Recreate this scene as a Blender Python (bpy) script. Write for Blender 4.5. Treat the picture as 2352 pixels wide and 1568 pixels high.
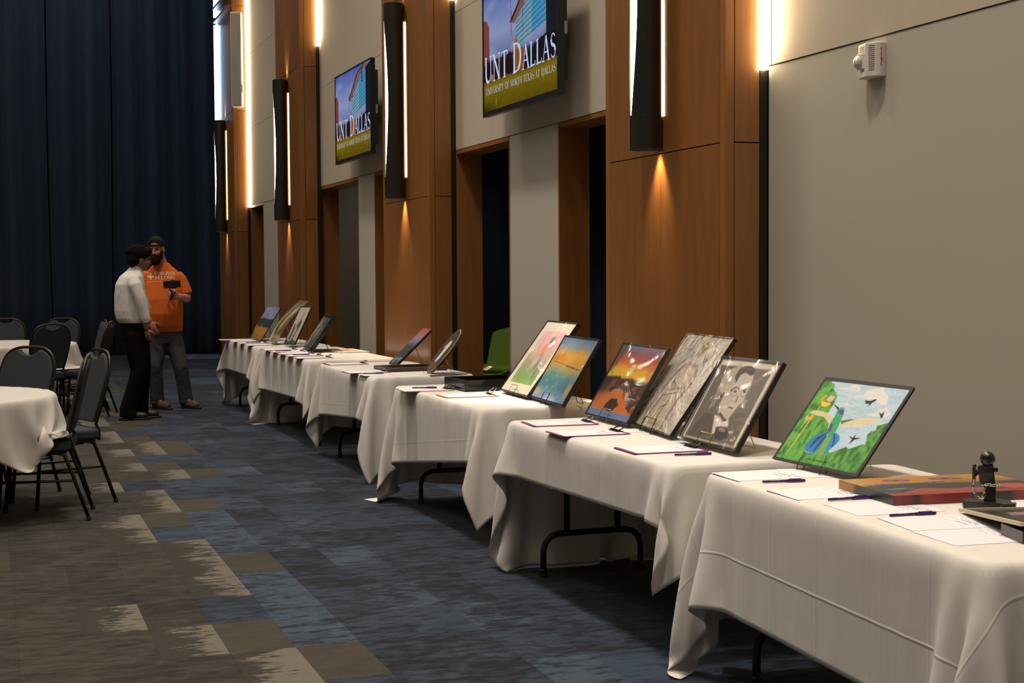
import bpy, bmesh, math, random
import numpy as np
from mathutils import Vector, Matrix
random.seed(7); np.random.seed(7)
for _o in list(bpy.data.objects): bpy.data.objects.remove(_o)
SC = bpy.context.scene
COL = SC.collection
PI = math.pi
# ---------------------------------------------------------------- camera (world: X to the right wall, Y down the hall, Z up)
HC = 1.42; YAW = .34654; PITCH = -.04638; ROLL = -.00618
fwd = Vector((math.sin(YAW)*math.cos(PITCH), math.cos(YAW)*math.cos(PITCH), math.sin(PITCH)))
rgt = Vector((math.cos(YAW), -math.sin(YAW), 0)); upv = rgt.cross(fwd)
r2 = rgt*math.cos(ROLL)+upv*math.sin(ROLL); u2 = -rgt*math.sin(ROLL)+upv*math.cos(ROLL)
cam = bpy.data.cameras.new('camera'); cam.sensor_width = 36; cam.lens = 3341/2352*36
cam.clip_start = .05; cam.clip_end = 200
cam.dof.use_dof = True; cam.dof.focus_distance = 6.3; cam.dof.aperture_fstop = 16
co = bpy.data.objects.new('camera', cam); COL.objects.link(co)
co.matrix_world = Matrix(((r2.x, u2.x, -fwd.x, 0), (r2.y, u2.y, -fwd.y, 0), (r2.z, u2.z, -fwd.z, HC), (0, 0, 0, 1)))
SC.camera = co
# ---------------------------------------------------------------- world, exposure
w = bpy.data.worlds.new('hall_ambient'); SC.world = w; w.use_nodes = True
w.node_tree.nodes['Background'].inputs[0].default_value = (.5, .55, .65, 1)
w.node_tree.nodes['Background'].inputs[1].default_value = .02
SC.view_settings.view_transform = 'Standard'
try: SC.view_settings.look = 'None'
except Exception: pass
SC.view_settings.gamma = 1; SC.view_settings.use_curve_mapping = False
SC.view_settings.exposure = 0.0
# ---------------------------------------------------------------- lamps of the hall: ceiling downlights, accents and added fill light
WARM = (1, .875, .745)
def spot(name, loc, to, watts, cone, blend=.6, rad=.05, col=WARM):
    l = bpy.data.lights.new(name, 'SPOT'); l.energy = watts; l.spot_size = math.radians(cone)
    l.spot_blend = blend; l.shadow_soft_size = rad; l.color = col
    o = bpy.data.objects.new(name, l); COL.objects.link(o); o.location = loc
    o.rotation_euler = (Vector(to)-Vector(loc)).to_track_quat('-Z', 'Y').to_euler()
    return o
def area(name, loc, to, watts, sx, sy, col=WARM):
    l = bpy.data.lights.new(name, 'AREA'); l.shape = 'RECTANGLE'; l.size = sx; l.size_y = sy; l.energy = watts; l.color = col
    o = bpy.data.objects.new(name, l); COL.objects.link(o); o.location = loc
    o.rotation_euler = (Vector(to)-Vector(loc)).to_track_quat('-Z', 'Y').to_euler()
    return o
CEIL = 8.0
for k, (x, y, wt) in enumerate(((1.7, 1.5, 150), (1.5, 5.0, 170), (1.5, 9.0, 170), (1.5, 13.0, 130), (1.6, 17.2, 70), (2.0, 21, 60),
                                (-2.2, 3.0, 60), (-2.2, 8.5, 60), (-2.0, 14.5, 80), (-2.2, 20, 20))):
    spot('ceiling_downlight', (x, y, CEIL-.05), (x+.12, y, 0), wt*8, 95, .9, .4)
# accent lamps aimed at the tables near the wall
for y0, z0 in ((6.285, 2.42), (16.31, 4.02), (20.98, 2.42)):   # hidden strip lamps of the vertical light slots
    l = area('slot_lamp', (3.562, y0-.045, (z0+CEIL)/2), (3.562-.25, y0-1.045, (z0+CEIL)/2), (10 if y0 < 10 else 5 if y0 < 20 else 2.5)*(CEIL-z0), .02, CEIL-z0-.1, (1, .78, .48))
spot('accent_lamp', (2.2, 9.6, CEIL-.1), (2.95, 7.6, .7), 2600, 10, .7, .06)
spot('accent_lamp', (2.1, 15.2, CEIL-.1), (3.05, 12.9, .7), 1800, 9, .7, .06)
spot('accent_lamp', (2.0, 23, CEIL-.1), (2.95, 20.0, 0), 1500, 9, .6, .06, (.85, .92, 1))
area('curtain_fill', (1.6, 25.2, CEIL-.3), (1.6, 27, 3.2), 15, 9, .5, (.8, .88, 1))  # unseen area light added to brighten the curtain folds
spot('accent_lamp', (2.0, 27-.8, CEIL-.1), (3.5, 26.0, 0), 1500, 12, .6, .06, (.85, .92, 1))
area('soft_ceiling_fill', (-1.5, 9, CEIL-.12), (-1.5, 9, 0), 240, 6, 22, (1, .84, .68))  # broad area light for an even warm level; no panel is modelled
# ---------------------------------------------------------------- materials
def lin(h):
    if isinstance(h, str):
        c = [int(h[i:i+2], 16)/255 for i in (0, 2, 4)]
    else: c = list(h)
    return [x/12.92 if x <= .04045 else ((x+.055)/1.055)**2.4 for x in c]
class NT:
    def __init__(s, name):
        s.m = bpy.data.materials.new(name); s.m.use_nodes = True; s.t = s.m.node_tree
        s.n = s.t.nodes; s.n.clear(); s.out = s.n.new('ShaderNodeOutputMaterial')
    def new(s, typ, ins=None, **kw):
        n = s.n.new('ShaderNode'+typ)
        for k, v in kw.items(): setattr(n, k, v)
        for k, v in (ins or {}).items():
            s.set(n.inputs[k], v)
        return n
    def set(s, inp, v):
        if hasattr(v, 'is_linked') or isinstance(v, bpy.types.NodeSocket): s.t.links.new(v, inp)
        elif isinstance(v, (list, tuple)) and len(v) == 3 and inp.type == 'RGBA': inp.default_value = (*v, 1)
        else: inp.default_value = v
    def ramp(s, fac, stops, interp='LINEAR'):
        n = s.n.new('ShaderNodeValToRGB'); n.color_ramp.interpolation = interp; s.set(n.inputs[0], fac)
        el = n.color_ramp.elements
        while len(el) < len(stops): el.new(.5)
        for e, (p, c) in zip(el, stops): e.position = p; e.color = (*c, 1) if len(c) == 3 else c
        return n.outputs[0]
    def mix(s, fac, a, b, blend='MIX'):
        n = s.n.new('ShaderNodeMix'); n.data_type = 'RGBA'; n.blend_type = blend
        s.set(n.inputs[0], fac); s.set(n.inputs[6], a); s.set(n.inputs[7], b); return n.outputs[2]
    def math(s, op, a, b=None, c=None):
        n = s.n.new('ShaderNodeMath'); n.operation = op; s.set(n.inputs[0], a)
        if b is not None: s.set(n.inputs[1], b)
        if c is not None: s.set(n.inputs[2], c)
        return n.outputs[0]
    def coord(s, scale=(1, 1, 1), which='Object'):
        if which == 'World': o = s.new('NewGeometry').outputs['Position']
        else: o = s.new('TexCoord').outputs[which]
        return s.new('Mapping', {'Vector': o, 'Scale': scale}).outputs[0]
    def noise(s, vec, scale, detail=3, rough=.55):
        return s.new('TexNoise', {'Vector': vec, 'Scale': scale, 'Detail': detail, 'Roughness': rough}).outputs[0]
    def bsdf(s, **kw):
        b = s.new('BsdfPrincipled', {k.replace('_', ' '): v for k, v in kw.items()})
        s.t.links.new(b.outputs[0], s.out.inputs[0]); return b
    def bump(s, h, strength=.3, dist=.01):
        return s.new('Bump', {'Height': h, 'Strength': strength, 'Distance': dist}).outputs[0]
def v3(x): return (x[0], x[1], x[2])
def simple(name, rgb, rough=.5, metal=0., coat=0., vary=.12, nscale=30, bump=0., spec=.5):
    t = NT(name); c = t.coord(); n = t.noise(c, nscale)
    col = t.mix(n, v3([x*(1-vary) for x in rgb]), v3([min(1, x*(1+vary)) for x in rgb]))
    kw = dict(Base_Color=col, Roughness=rough, Metallic=metal, Coat_Weight=coat, Specular_IOR_Level=spec)
    if bump: kw['Normal'] = t.bump(t.noise(c, nscale*6, 2), bump, .003)
    t.bsdf(**kw); return t.m
def glow(name, rgb, strength):
    t = NT(name); e = t.new('Emission', {'Color': v3(rgb), 'Strength': strength}); t.t.links.new(e.outputs[0], t.out.inputs[0]); return t.m
def wood_mat(name, a, b, rough=.32, coat=.35, vert=True):
    t = NT(name); c = t.coord((9, 9, .7) if vert else (9, .7, 9), 'World')
    r = t.new('ObjectInfo').outputs['Random']
    n = t.new('TexNoise', {'Vector': c, 'Scale': 2.2, 'Detail': 6, 'Roughness': .62, 'Distortion': .4}).outputs[0]
    g = t.noise(t.coord((160, 160, 4), 'World'), 1.5, 2)
    f = t.math('ADD', t.math('MULTIPLY', n, .75), t.math('MULTIPLY', r, .22))
    col = t.ramp(f, [(.25, a), (.75, b)])
    col = t.mix(t.math('MULTIPLY', g, .35), col, v3([x*.45 for x in a]))
    t.bsdf(Base_Color=col, Roughness=rough, Coat_Weight=coat, Coat_Roughness=.12); return t.m
M = {}
M['wood'] = wood_mat('cherry_veneer', (.21, .084, .022), (.36, .150, .042))
M['wood_trim'] = wood_mat('cherry_edge', (.24, .092, .022), (.34, .135, .034), .4, .2)
M['wood_dark'] = wood_mat('walnut_tray_wood', (.05, .022, .012), (.09, .04, .02), .35, .3)
def wall_fabric(name, a, b, wv=1.):
    t = NT(name); f = t.noise(t.coord((220, 220, 9), 'World'), 1.0, 3); g = t.noise(t.coord((1, 1, 1), 'World'), 60, 2)
    r = t.new('ObjectInfo').outputs['Random']
    col = t.mix(t.math('ADD', t.math('MULTIPLY', f, .75*wv), t.math('MULTIPLY', r, .25)), a, b)
    t.bsdf(Base_Color=col, Roughness=.85, Normal=t.bump(t.math('ADD', f, g), .12*wv, .002)); return t.m
M['wall_up'] = wall_fabric('woven_beige_wallcovering', (.40, .345, .27), (.50, .435, .345))
M['wall_low'] = wall_fabric('painted_greige_panel', (.40, .375, .31), (.43, .40, .335), .2)
M['corr'] = wall_fabric('corridor_grey_paint', (.30, .27, .22), (.33, .30, .24), .2)
M['blue_wall'] = wall_fabric('corridor_navy_paint', (.014, .026, .048), (.018, .033, .058), .3)
M['dark_room'] = simple('dark_plaster', (.10, .095, .09), .9)
M['ceil'] = simple('ceiling_paint', (.22, .21, .20), .9)
M['gap'] = simple('shadow_gap_black', (.012, .010, .009), .7)
M['channel'] = simple('dark_bronze_channel', (.03, .026, .022), .4, .5)
M['tube'] = simple('gunmetal_tube', (.045, .042, .038), .33, .7, .3)
M['led'] = glow('warm_led_diffuser', (1, .78, .48), 20)
M['core'] = glow('warm_white_lamp_core', (1, .86, .66), 14)
M['cool_glow'] = glow('added_cool_glow', (.36, .66, 1), 10)  # glow of the strip invented for the cool light
M['black_pl'] = simple('black_plastic', (.012, .012, .013), .35, 0, .2)
M['black_gl'] = simple('black_lacquer', (.006, .006, .006), .22, 0, .25)
M['black_mt'] = simple('black_card', (.02, .019, .018), .6)
M['steel'] = simple('powder_black_steel', (.018, .017, .016), .45, .3)
M['chrome'] = simple('chrome_wire', (.55, .53, .5), .18, 1)
M['brasswire'] = simple('brass_wire', (.62, .48, .22), .25, 1)
M['dkwire'] = simple('dark_wire', (.05, .045, .04), .3, .8)
M['chairframe'] = simple('bronze_chair_tube', (.028, .023, .016), .35, .7)
M['chairfab'] = simple('slate_upholstery', (.021, .026, .036), .85, 0, 0, .2, 250, .3)
M['green'] = simple('green_upholstery', (.16, .30, .03), .8, 0, 0, .12, 120, .3)
M['white_pl'] = simple('off_white_plastic', (.62, .58, .52), .4)
M['speaker'] = simple('speaker_grille', (.42, .40, .34), .6, 0, 0, .1, 300, .4)
M['red'] = simple('red_print', (.5, .05, .03), .5)
M['purple'] = simple('magenta_plastic', (.27, .03, .17), .3)
M['maroon'] = simple('maroon_plastic', (.20, .02, .06), .35)
M['hardboard'] = simple('hardboard', (.42, .26, .10), .6)
M['pen'] = simple('violet_pen_plastic', (.030, .012, .085), .25, 0, .3)
M['penprint'] = simple('white_print', (.7, .68, .7), .5)
M['tabletop'] = simple('speckled_laminate', (.35, .33, .3), .5)
M['ebony'] = simple('ebony_wood', (.012, .009, .008), .3, 0, .3)
M['silver'] = simple('silver_chain', (.62, .60, .52), .22, 1)
M['mat'] = simple('cream_mat_board', (.62, .56, .43), .8)
M['cream'] = simple('cream_frame_moulding', (.60, .52, .34), .5)
M['gold'] = simple('pale_wood_edge', (.42, .26, .10), .45)
def cloth_mat(name, crease, base=(.77, .735, .69), pleat=5.):
    t = NT(name); uv = t.new('UVMap').outputs[0]
    n = t.noise(uv, 9, 4); h = t.math('MULTIPLY', n, .35)
    fine = t.noise(uv, 900, 1)
    if crease:
        sep = t.new('SeparateXYZ', {'Vector': uv})
        for ax, sp, am in ((0, .31, 1.0), (1, .305, .8)):
            d = t.math('PINGPONG', sep.outputs[ax], sp/2)
            d = t.math('SMOOTH_MIN', d, .006, .002)
            h = t.math('ADD', h, t.math('MULTIPLY', d, -am*crease*75))
    h = t.math('ADD', h, t.math('MULTIPLY', fine, .02))
    pl = t.new('TexNoise', {'Vector': t.coord((1, 1, .10), 'World'), 'Scale': 7, 'Detail': 3, 'Roughness': .5, 'Distortion': .3}).outputs[0]
    nz = t.math('ABSOLUTE', t.new('SeparateXYZ', {'Vector': t.new('NewGeometry').outputs['Normal']}).outputs[2])
    h = t.math('ADD', h, t.math('MULTIPLY', t.math('MULTIPLY', pl, t.math('SUBTRACT', 1.0, nz)), pleat))
    col = t.mix(n, v3([x*.96 for x in base]), base)
    b = t.bsdf(Base_Color=col, Roughness=.75, Normal=t.bump(h, .5, .006), Sheen_Weight=.15)
    tr = t.new('BsdfTranslucent', {'Color': v3([x*.9 for x in base])})
    mx = t.new('MixShader', {0: .12, 1: b.outputs[0], 2: tr.outputs[0]}); t.t.links.new(mx.outputs[0], t.out.inputs[0])
    return t.m
M['cloth'] = cloth_mat('white_table_linen', .25)
M['cloth_c'] = cloth_mat('creased_white_table_linen', 1.0, pleat=2.5)
M['cloth_w'] = cloth_mat('ivory_round_linen', .12, (.60, .565, .52))
def paint_mat(name, rough=.5, coat=0., emit=0.):
    t = NT(name); a = t.new('Attribute', attribute_name='paint').outputs['Color']
    if emit:
        e = t.new('Emission', {'Color': a, 'Strength': emit}); t.t.links.new(e.outputs[0], t.out.inputs[0])
    else:
        n = t.noise(t.coord(), 220, 2)
        t.bsdf(Base_Color=t.mix(t.math('MULTIPLY', n, .25), a, (.5, .45, .4), 'SOFT_LIGHT'), Roughness=rough, Coat_Weight=coat)
    return t.m
M['glint_disc'] = glow('added_highlight_glow', (1, .9, .76), 55)  # for the added ceiling discs that glossy film reflects
M['paint'] = paint_mat('coloured_pencil_print', .6)
M['paintg'] = paint_mat('glossy_print', .4, .3)
M['oil'] = paint_mat('oil_paint', .38, .15)
M['screen'] = paint_mat('screen_picture', emit=.7)
M['scrtext'] = glow('screen_lettering', (.50, .55, .82), 1.0)
M['scrtext2'] = glow('screen_small_lettering', (.34, .35, .36), 1.0)
def film_mat(name, scale, strength, base=.06):
    t = NT(name); c = t.coord((1, 1, 1))
    n = t.new('TexNoise', {'Vector': c, 'Scale': scale, 'Detail': 3, 'Roughness': .5, 'Distortion': 1.2}).outputs[0]
    if strength > .5:
        n2 = t.new('TexNoise', {'Vector': t.new('Mapping', {'Vector': t.new('TexCoord').outputs['Object'], 'Scale': (3, 1, .6)}).outputs[0], 'Scale': scale*1.2, 'Detail': 2, 'Distortion': 2.}).outputs[0]
        n = t.math('ADD', n, t.math('MULTIPLY', n2, 1.2))
    nb = t.bump(n, strength, .02)
    gl = t.new('BsdfGlossy', {'Color': (1, 1, 1), 'Roughness': .08 if strength < .5 else .16, 'Normal': nb})
    tr = t.new('BsdfTransparent'); lw = t.new('LayerWeight', {'Blend': .5, 'Normal': nb})
    f = t.math('ADD', t.math('MULTIPLY', t.math('POWER', lw.outputs[1], 5), .9), base)
    mx = t.new('MixShader', {0: f, 1: tr.outputs[0], 2: gl.outputs[0]}); t.t.links.new(mx.outputs[0], t.out.inputs[0]); return t.m
M['film'] = film_mat('clear_sleeve', 3.5, .22, .05)
M['crinkle'] = film_mat('crinkled_cellophane', 5, .55, .26)
# carpet: each plank carries a strokey two tone pattern running across the hall
def carpet(name, dark, light, lo, hi, edge=False, sc=1.):
    t = NT(name); c = t.coord((1, 2.3, 1), 'World')
    r = t.new('ObjectInfo').outputs['Random']
    n = t.new('TexNoise', {'Vector': c, 'Scale': 8*sc, 'Detail': 9, 'Roughness': .74, 'Distortion': .15}).outputs[0]
    n2 = t.noise(t.coord((1, 1.5, 1), 'World'), 2.6, 3); n3 = t.noise(t.coord((1, 7, 1), 'World'), 11, 4)
    n = t.math('ADD', t.math('ADD', t.math('MULTIPLY', n, .55), t.math('MULTIPLY', n2, .22)), t.math('MULTIPLY', n3, .23))
    if edge:
        x = t.new('SeparateXYZ', {'Vector': t.new('TexCoord').outputs['Generated']}).outputs[0]
        n = t.math('ADD', n, t.math('MULTIPLY', t.math('SUBTRACT', x, .5), .16))
    n = t.math('ADD', n, t.math('MULTIPLY', t.math('SUBTRACT', r, .5), .05))
    f = t.new('MapRange', {'Value': n, 'From Min': lo, 'From Max': hi}).outputs[0]
    p = t.noise(t.coord((1, 1, 1), 'World'), 260, 2, .8)
    col = t.mix(f, dark, light)
    col = t.mix(p, v3((.55, .55, .55)), v3((1.25, 1.25, 1.25))) if False else t.mix(.5, col, t.mix(p, v3((.3, .3, .3)), v3((1, 1, 1))), 'MULTIPLY')
    t.bsdf(Base_Color=col, Roughness=.95, Specular_IOR_Level=.15, Normal=t.bump(p, .5, .004), Sheen_Weight=.1)
    return t.m
C_GREY = carpet('carpet_grey', (.013, .012, .010), (.050, .046, .038), .43, .57)
C_WHITE = carpet('carpet_pale_patches', (.030, .028, .023), (.140, .128, .103), .495, .535, True)
C_TAN = carpet('carpet_tan', (.034, .030, .022), (.056, .050, .037), .38, .60)
C_BLUE = carpet('carpet_navy', (.0045, .006, .012), (.026, .043, .072), .45, .555)
C_SKY = carpet('carpet_slate_blue', (.007, .010, .021), (.044, .070, .106), .455, .54)
C_MID = carpet('carpet_mid_blue', (.010, .017, .032), (.030, .052, .085), .43, .55)
CARPETS = [C_GREY, C_WHITE, C_TAN, C_BLUE, C_SKY, C_MID]
# ---------------------------------------------------------------- mesh helpers
class MB:
    def __init__(s): s.v = []; s.f = []; s.mi = []; s.cur = 0
    def add(s, vs, fs):
        b = len(s.v); s.v += [tuple(x) for x in vs]; s.f += [tuple(b+i for i in f) for f in fs]; s.mi += [s.cur]*len(fs); return s
    def box(s, x0, x1, y0, y1, z0, z1, rot=None, c=(0, 0, 0)):
        vs = [Vector((x, y, z)) for x in (x0, x1) for y in (y0, y1) for z in (z0, z1)]
        if rot is not None: vs = [rot @ v + Vector(c) for v in vs]
        return s.add(vs, [(0, 1, 3, 2), (4, 6, 7, 5), (0, 4, 5, 1), (2, 3, 7, 6), (0, 2, 6, 4), (1, 5, 7, 3)])
    def tube(s, pts, r, seg=8, closed=False, cap=True):
        pts = [Vector(p) for p in pts]; n = len(pts); rs = r if isinstance(r, (list, tuple)) else [r]*n
        rings = []; ref = None
        for i in range(n):
            a = pts[(i-1) % n] if (closed or i > 0) else pts[i]; b = pts[(i+1) % n] if (closed or i < n-1) else pts[i]
            d = (b-a).normalized()
            if ref is None: ref = d.orthogonal().normalized()
            else:
                ref = (ref-d*ref.dot(d)); ref = ref.normalized() if ref.length > 1e-6 else d.orthogonal().normalized()
            q = d.cross(ref)
            rings.append([pts[i]+(ref*math.cos(2*PI*k/seg)+q*math.sin(2*PI*k/seg))*rs[i] for k in range(seg)])
        vs = [p for R_ in rings for p in R_]; fs = []
        m = n if closed else n-1
        for i in range(m):
            for k in range(seg):
                a = i*seg+k; b = i*seg+(k+1) % seg; j = (i+1) % n
                fs.append((a, b, j*seg+(k+1) % seg, j*seg+k))
        if cap and not closed: fs += [tuple(range(seg))[::-1], tuple((n-1)*seg+k for k in range(seg))]
        return s.add(vs, fs)
    def lathe(s, prof, seg=24, c=(0, 0, 0), rot=None):
        vs = []
        for r, z in prof:
            for k in range(seg):
                v = Vector((r*math.cos(2*PI*k/seg), r*math.sin(2*PI*k/seg), z))
                if rot is not None: v = rot @ v
                vs.append(v+Vector(c))
        fs = []
        for i in range(len(prof)-1):
            for k in range(seg): fs.append((i*seg+k, i*seg+(k+1) % seg, (i+1)*seg+(k+1) % seg, (i+1)*seg+k))
        fs += [tuple(range(seg))[::-1], tuple((len(prof)-1)*seg+k for k in range(seg))]
        return s.add(vs, fs)
    def prism(s, poly, z0, z1, rot=None, c=(0, 0, 0)):
        n = len(poly); vs = [Vector((x, y, z)) for z in (z0, z1) for x, y in poly]
        if rot is not None: vs = [rot @ v + Vector(c) for v in vs]
        return s.add(vs, [tuple(range(n))[::-1], tuple(range(n, 2*n))]+[(i, (i+1) % n, n+(i+1) % n, n+i) for i in range(n)])
    def ell(s, c, r, su=16, sv=10, rot=None):
        vs = []; 
        for j in range(sv+1):
            th = PI*j/sv
            for i in range(su):
                v = Vector((r[0]*math.sin(th)*math.cos(2*PI*i/su), r[1]*math.sin(th)*math.sin(2*PI*i/su), r[2]*math.cos(th)))
                if rot is not None: v = rot @ v
                vs.append(v+Vector(c))
        fs = [(j*su+i, (j+1)*su+i, (j+1)*su+(i+1) % su, j*su+(i+1) % su) for j in range(sv) for i in range(su)]
        return s.add(vs, fs)
    def build(s, name, mat, parent=None, loc=(0, 0, 0), rotz=0, smooth=False, bevel=0, sub=0, remesh=0, segs=2):
        me = bpy.data.meshes.new(name); me.from_pydata(s.v, [], s.f)
        mats = mat if isinstance(mat, list) else [mat]
        for m_ in mats: me.materials.append(m_)
        if len(mats) > 1: me.polygons.foreach_set('material_index', s.mi)
        bm = bmesh.new(); bm.from_mesh(me)
        if remesh or sub: bmesh.ops.remove_doubles(bm, verts=bm.verts, dist=1e-5)
        bmesh.ops.recalc_face_normals(bm, faces=bm.faces); bm.to_mesh(me); bm.free()
        if smooth: me.shade_smooth()
        o = bpy.data.objects.new(name, me); COL.objects.link(o); o.location = loc; o.rotation_euler = (0, 0, rotz)
        if parent is not None: o.parent = parent
        if bevel:
            b = o.modifiers.new('bevel', 'BEVEL'); b.width = bevel; b.segments = segs; b.limit_method = 'ANGLE'
            b.harden_normals = False
        if remesh:
            b = o.modifiers.new('remesh', 'REMESH'); b.mode = 'VOXEL'; b.voxel_size = remesh; b.use_smooth_shade = True
            b = o.modifiers.new('smooth', 'SMOOTH'); b.factor = .6; b.iterations = 4
        if sub:
            b = o.modifiers.new('sub', 'SUBSURF'); b.levels = sub; b.render_levels = sub
        return o
def tag(o, label, cat, group=None, kind=None):
    o['label'] = label; o['category'] = cat
    if group: o['group'] = group
    if kind: o['kind'] = kind
    return o
def thing(name, label, cat, loc=(0, 0, 0), rotz=0, group=None):
    o = bpy.data.objects.new(name, None); COL.objects.link(o); o.empty_display_size = .1
    o.location = loc; o.rotation_euler = (0, 0, rotz); return tag(o, label, cat, group)
def struct(o): o['kind'] = 'structure'; return o
def copy_tree(o, parent=None):
    c = o.copy(); COL.objects.link(c); c.parent = parent
    for ch in list(o.children): copy_tree(ch, c)
    return c
def ngon(cx, cy, rx, ry, n, a0=0): return [(cx+rx*math.cos(a0+2*PI*k/n), cy+ry*math.sin(a0+2*PI*k/n)) for k in range(n)]
def rrect(x0, x1, y0, y1, r, n=5):
    P = []
    for cx, cy, a in ((x1-r, y1-r, 0), (x0+r, y1-r, PI/2), (x0+r, y0+r, PI), (x1-r, y0+r, 3*PI/2)):
        P += [(cx+r*math.cos(a+PI/2*k/n), cy+r*math.sin(a+PI/2*k/n)) for k in range(n+1)]
    return P
# stroke lettering: roman capitals with thick and thin strokes and serifs; unit height 1
def _arc(cx, cy, rx, ry, a0, a1, n=10): return [(cx+rx*math.cos(math.radians(a0+(a1-a0)*k/n)), cy+ry*math.sin(math.radians(a0+(a1-a0)*k/n))) for k in range(n+1)]
TK, TN = .13, .055
GL = {
 'U': (.78, [([(.13, 1), (.13, .35)]+_arc(.38, .32, .25, .30, 180, 270, 6), TK), (_arc(.38, .32, .25, .30, 270, 360, 6)+[(.63, 1)], TN)], [(.13, 1), (.63, 1)]),
 'N': (.82, [([(.15, 0), (.15, 1)], TN), ([(.13, 1), (.67, 0)], TK), ([(.67, 0), (.67, 1)], TN)], [(.15, 0), (.12, 1), (.67, 1)]),
 'T': (.66, [([(.33, 0), (.33, 1)], TK), ([(.03, .97), (.63, .97)], TN), ([(.04, .97), (.03, .84)], TN), ([(.62, .97), (.63, .84)], TN)], [(.33, 0)]),
 'D': (.84, [([(.16, 0), (.16, 1)], TK), ([(.1, .97), (.35, .97)]+_arc(.35, .5, .38, .47, 90, 60, 4), TN), (_arc(.35, .5, .38, .47, 60, -60, 10), TK), (_arc(.35, .5, .38, .47, -60, -90, 4)+[(.1, .03)], TN)], [(.16, 0), (.16, 1)]),
 'A': (.78, [([(.1, 0), (.38, 1)], TN), ([(.38, 1), (.68, 0)], TK), ([(.2, .35), (.58, .35)], TN)], [(.1, 0), (.68, 0)]),
 'L': (.62, [([(.16, 0), (.16, 1)], TK), ([(.1, .03), (.56, .03), (.58, .18)], TN)], [(.16, 0), (.16, 1)]),
 'S': (.58, [(_arc(.29, .75, .19, .22, 30, 180, 8), TN), ([(.10, .75)]+_arc(.29, .75, .19, .24, 200, 235, 3)+_arc(.29, .27, .2, .25, 55, 0, 4), TK), (_arc(.29, .25, .2, .22, 0, -155, 8), TN)], []),
 'I': (.34, [([(.17, 0), (.17, 1)], TK)], [(.17, 0), (.17, 1)]),
 'V': (.76, [([(.1, 1), (.38, 0)], TK), ([(.38, 0), (.66, 1)], TN)], [(.1, 1), (.66, 1)]),
 'E': (.62, [([(.16, 0), (.16, 1)], TK), ([(.1, .97), (.52, .97), (.53, .84)], TN), ([(.16, .52), (.44, .52)], TN), ([(.1, .03), (.54, .03), (.56, .17)], TN)], []),
 'R': (.72, [([(.16, 0), (.16, 1)], TK), ([(.1, .97), (.32, .97)]+_arc(.32, .74, .22, .23, 90, -90, 8)+[(.16, .51)], TN*1.5), ([(.32, .51), (.66, 0)], TK)], [(.16, 0)]),
 'Y': (.72, [([(.08, 1), (.36, .48)], TK), ([(.36, .48), (.64, 1)], TN), ([(.36, 0), (.36, .48)], TK)], [(.36, 0), (.08, 1), (.64, 1)]),
 'O': (.86, [(_arc(.43, .5, .35, .47, 60, -60, 8), TK), (_arc(.43, .5, .35, .47, -60, -120, 4), TN), (_arc(.43, .5, .35, .47, 240, 120, 8), TK), (_arc(.43, .5, .35, .47, 120, 60, 4), TN)], []),
 'F': (.58, [([(.16, 0), (.16, 1)], TK), ([(.1, .97), (.5, .97), (.51, .84)], TN), ([(.16, .52), (.42, .52)], TN)], [(.16, 0)]),
 'H': (.84, [([(.16, 0), (.16, 1)], TK), ([(.68, 0), (.68, 1)], TK), ([(.16, .52), (.68, .52)], TN)], [(.16, 0), (.16, 1), (.68, 0), (.68, 1)]),
 'X': (.74, [([(.1, 1), (.64, 0)], TK), ([(.62, 1), (.12, 0)], TN)], [(.1, 1), (.64, 0), (.62, 1), (.12, 0)]),
 'G': (.82, [(_arc(.43, .5, .35, .47, 50, 110, 4), TN), (_arc(.43, .5, .35, .47, 110, 250, 8), TK), (_arc(.43, .5, .35, .47, 250, 310, 4), TN), ([(.67, .08), (.67, .42)], TK), ([(.55, .42), (.76, .42)], TN)], []),
 ' ': (.36, [], []),
}
def text_quads(txt, heights=None, sx=1., bold=1.):
    """list of quads (4 xy points) and the total width; heights: per-char height"""
    out = []; x = 0
    for i, ch in enumerate(txt):
        h = heights[i] if heights else 1.
        wd, st, ser = GL[ch]
        def P(p): return (x+p[0]*h*sx, p[1]*h)
        for pts, t in st:
            for a, b in zip(pts[:-1], pts[1:]):
                ax, ay = P(a); bx, by = P(b); dx, dy = bx-ax, by-ay; L = math.hypot(dx, dy)
                if L < 1e-6: continue
                nx, ny = -dy/L*t*.5*h*bold, dx/L*t*.5*h*bold; ex, ey = dx/L*.012*h, dy/L*.012*h
                out.append([(ax-nx-ex, ay-ny-ey), (bx-nx+ex, by-ny+ey), (bx+nx+ex, by+ny+ey), (ax+nx-ex, ay+ny-ey)])
        for p in ser:
            a, b = P((p[0]-.11, p[1])), P((p[0]+.11, p[1])); t = .022*h*bold
            out.append([(a[0], a[1]-t), (b[0], b[1]-t), (b[0], b[1]+t), (a[0], a[1]+t)])
        x += (wd+.05)*h*sx
    return out, x
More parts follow.
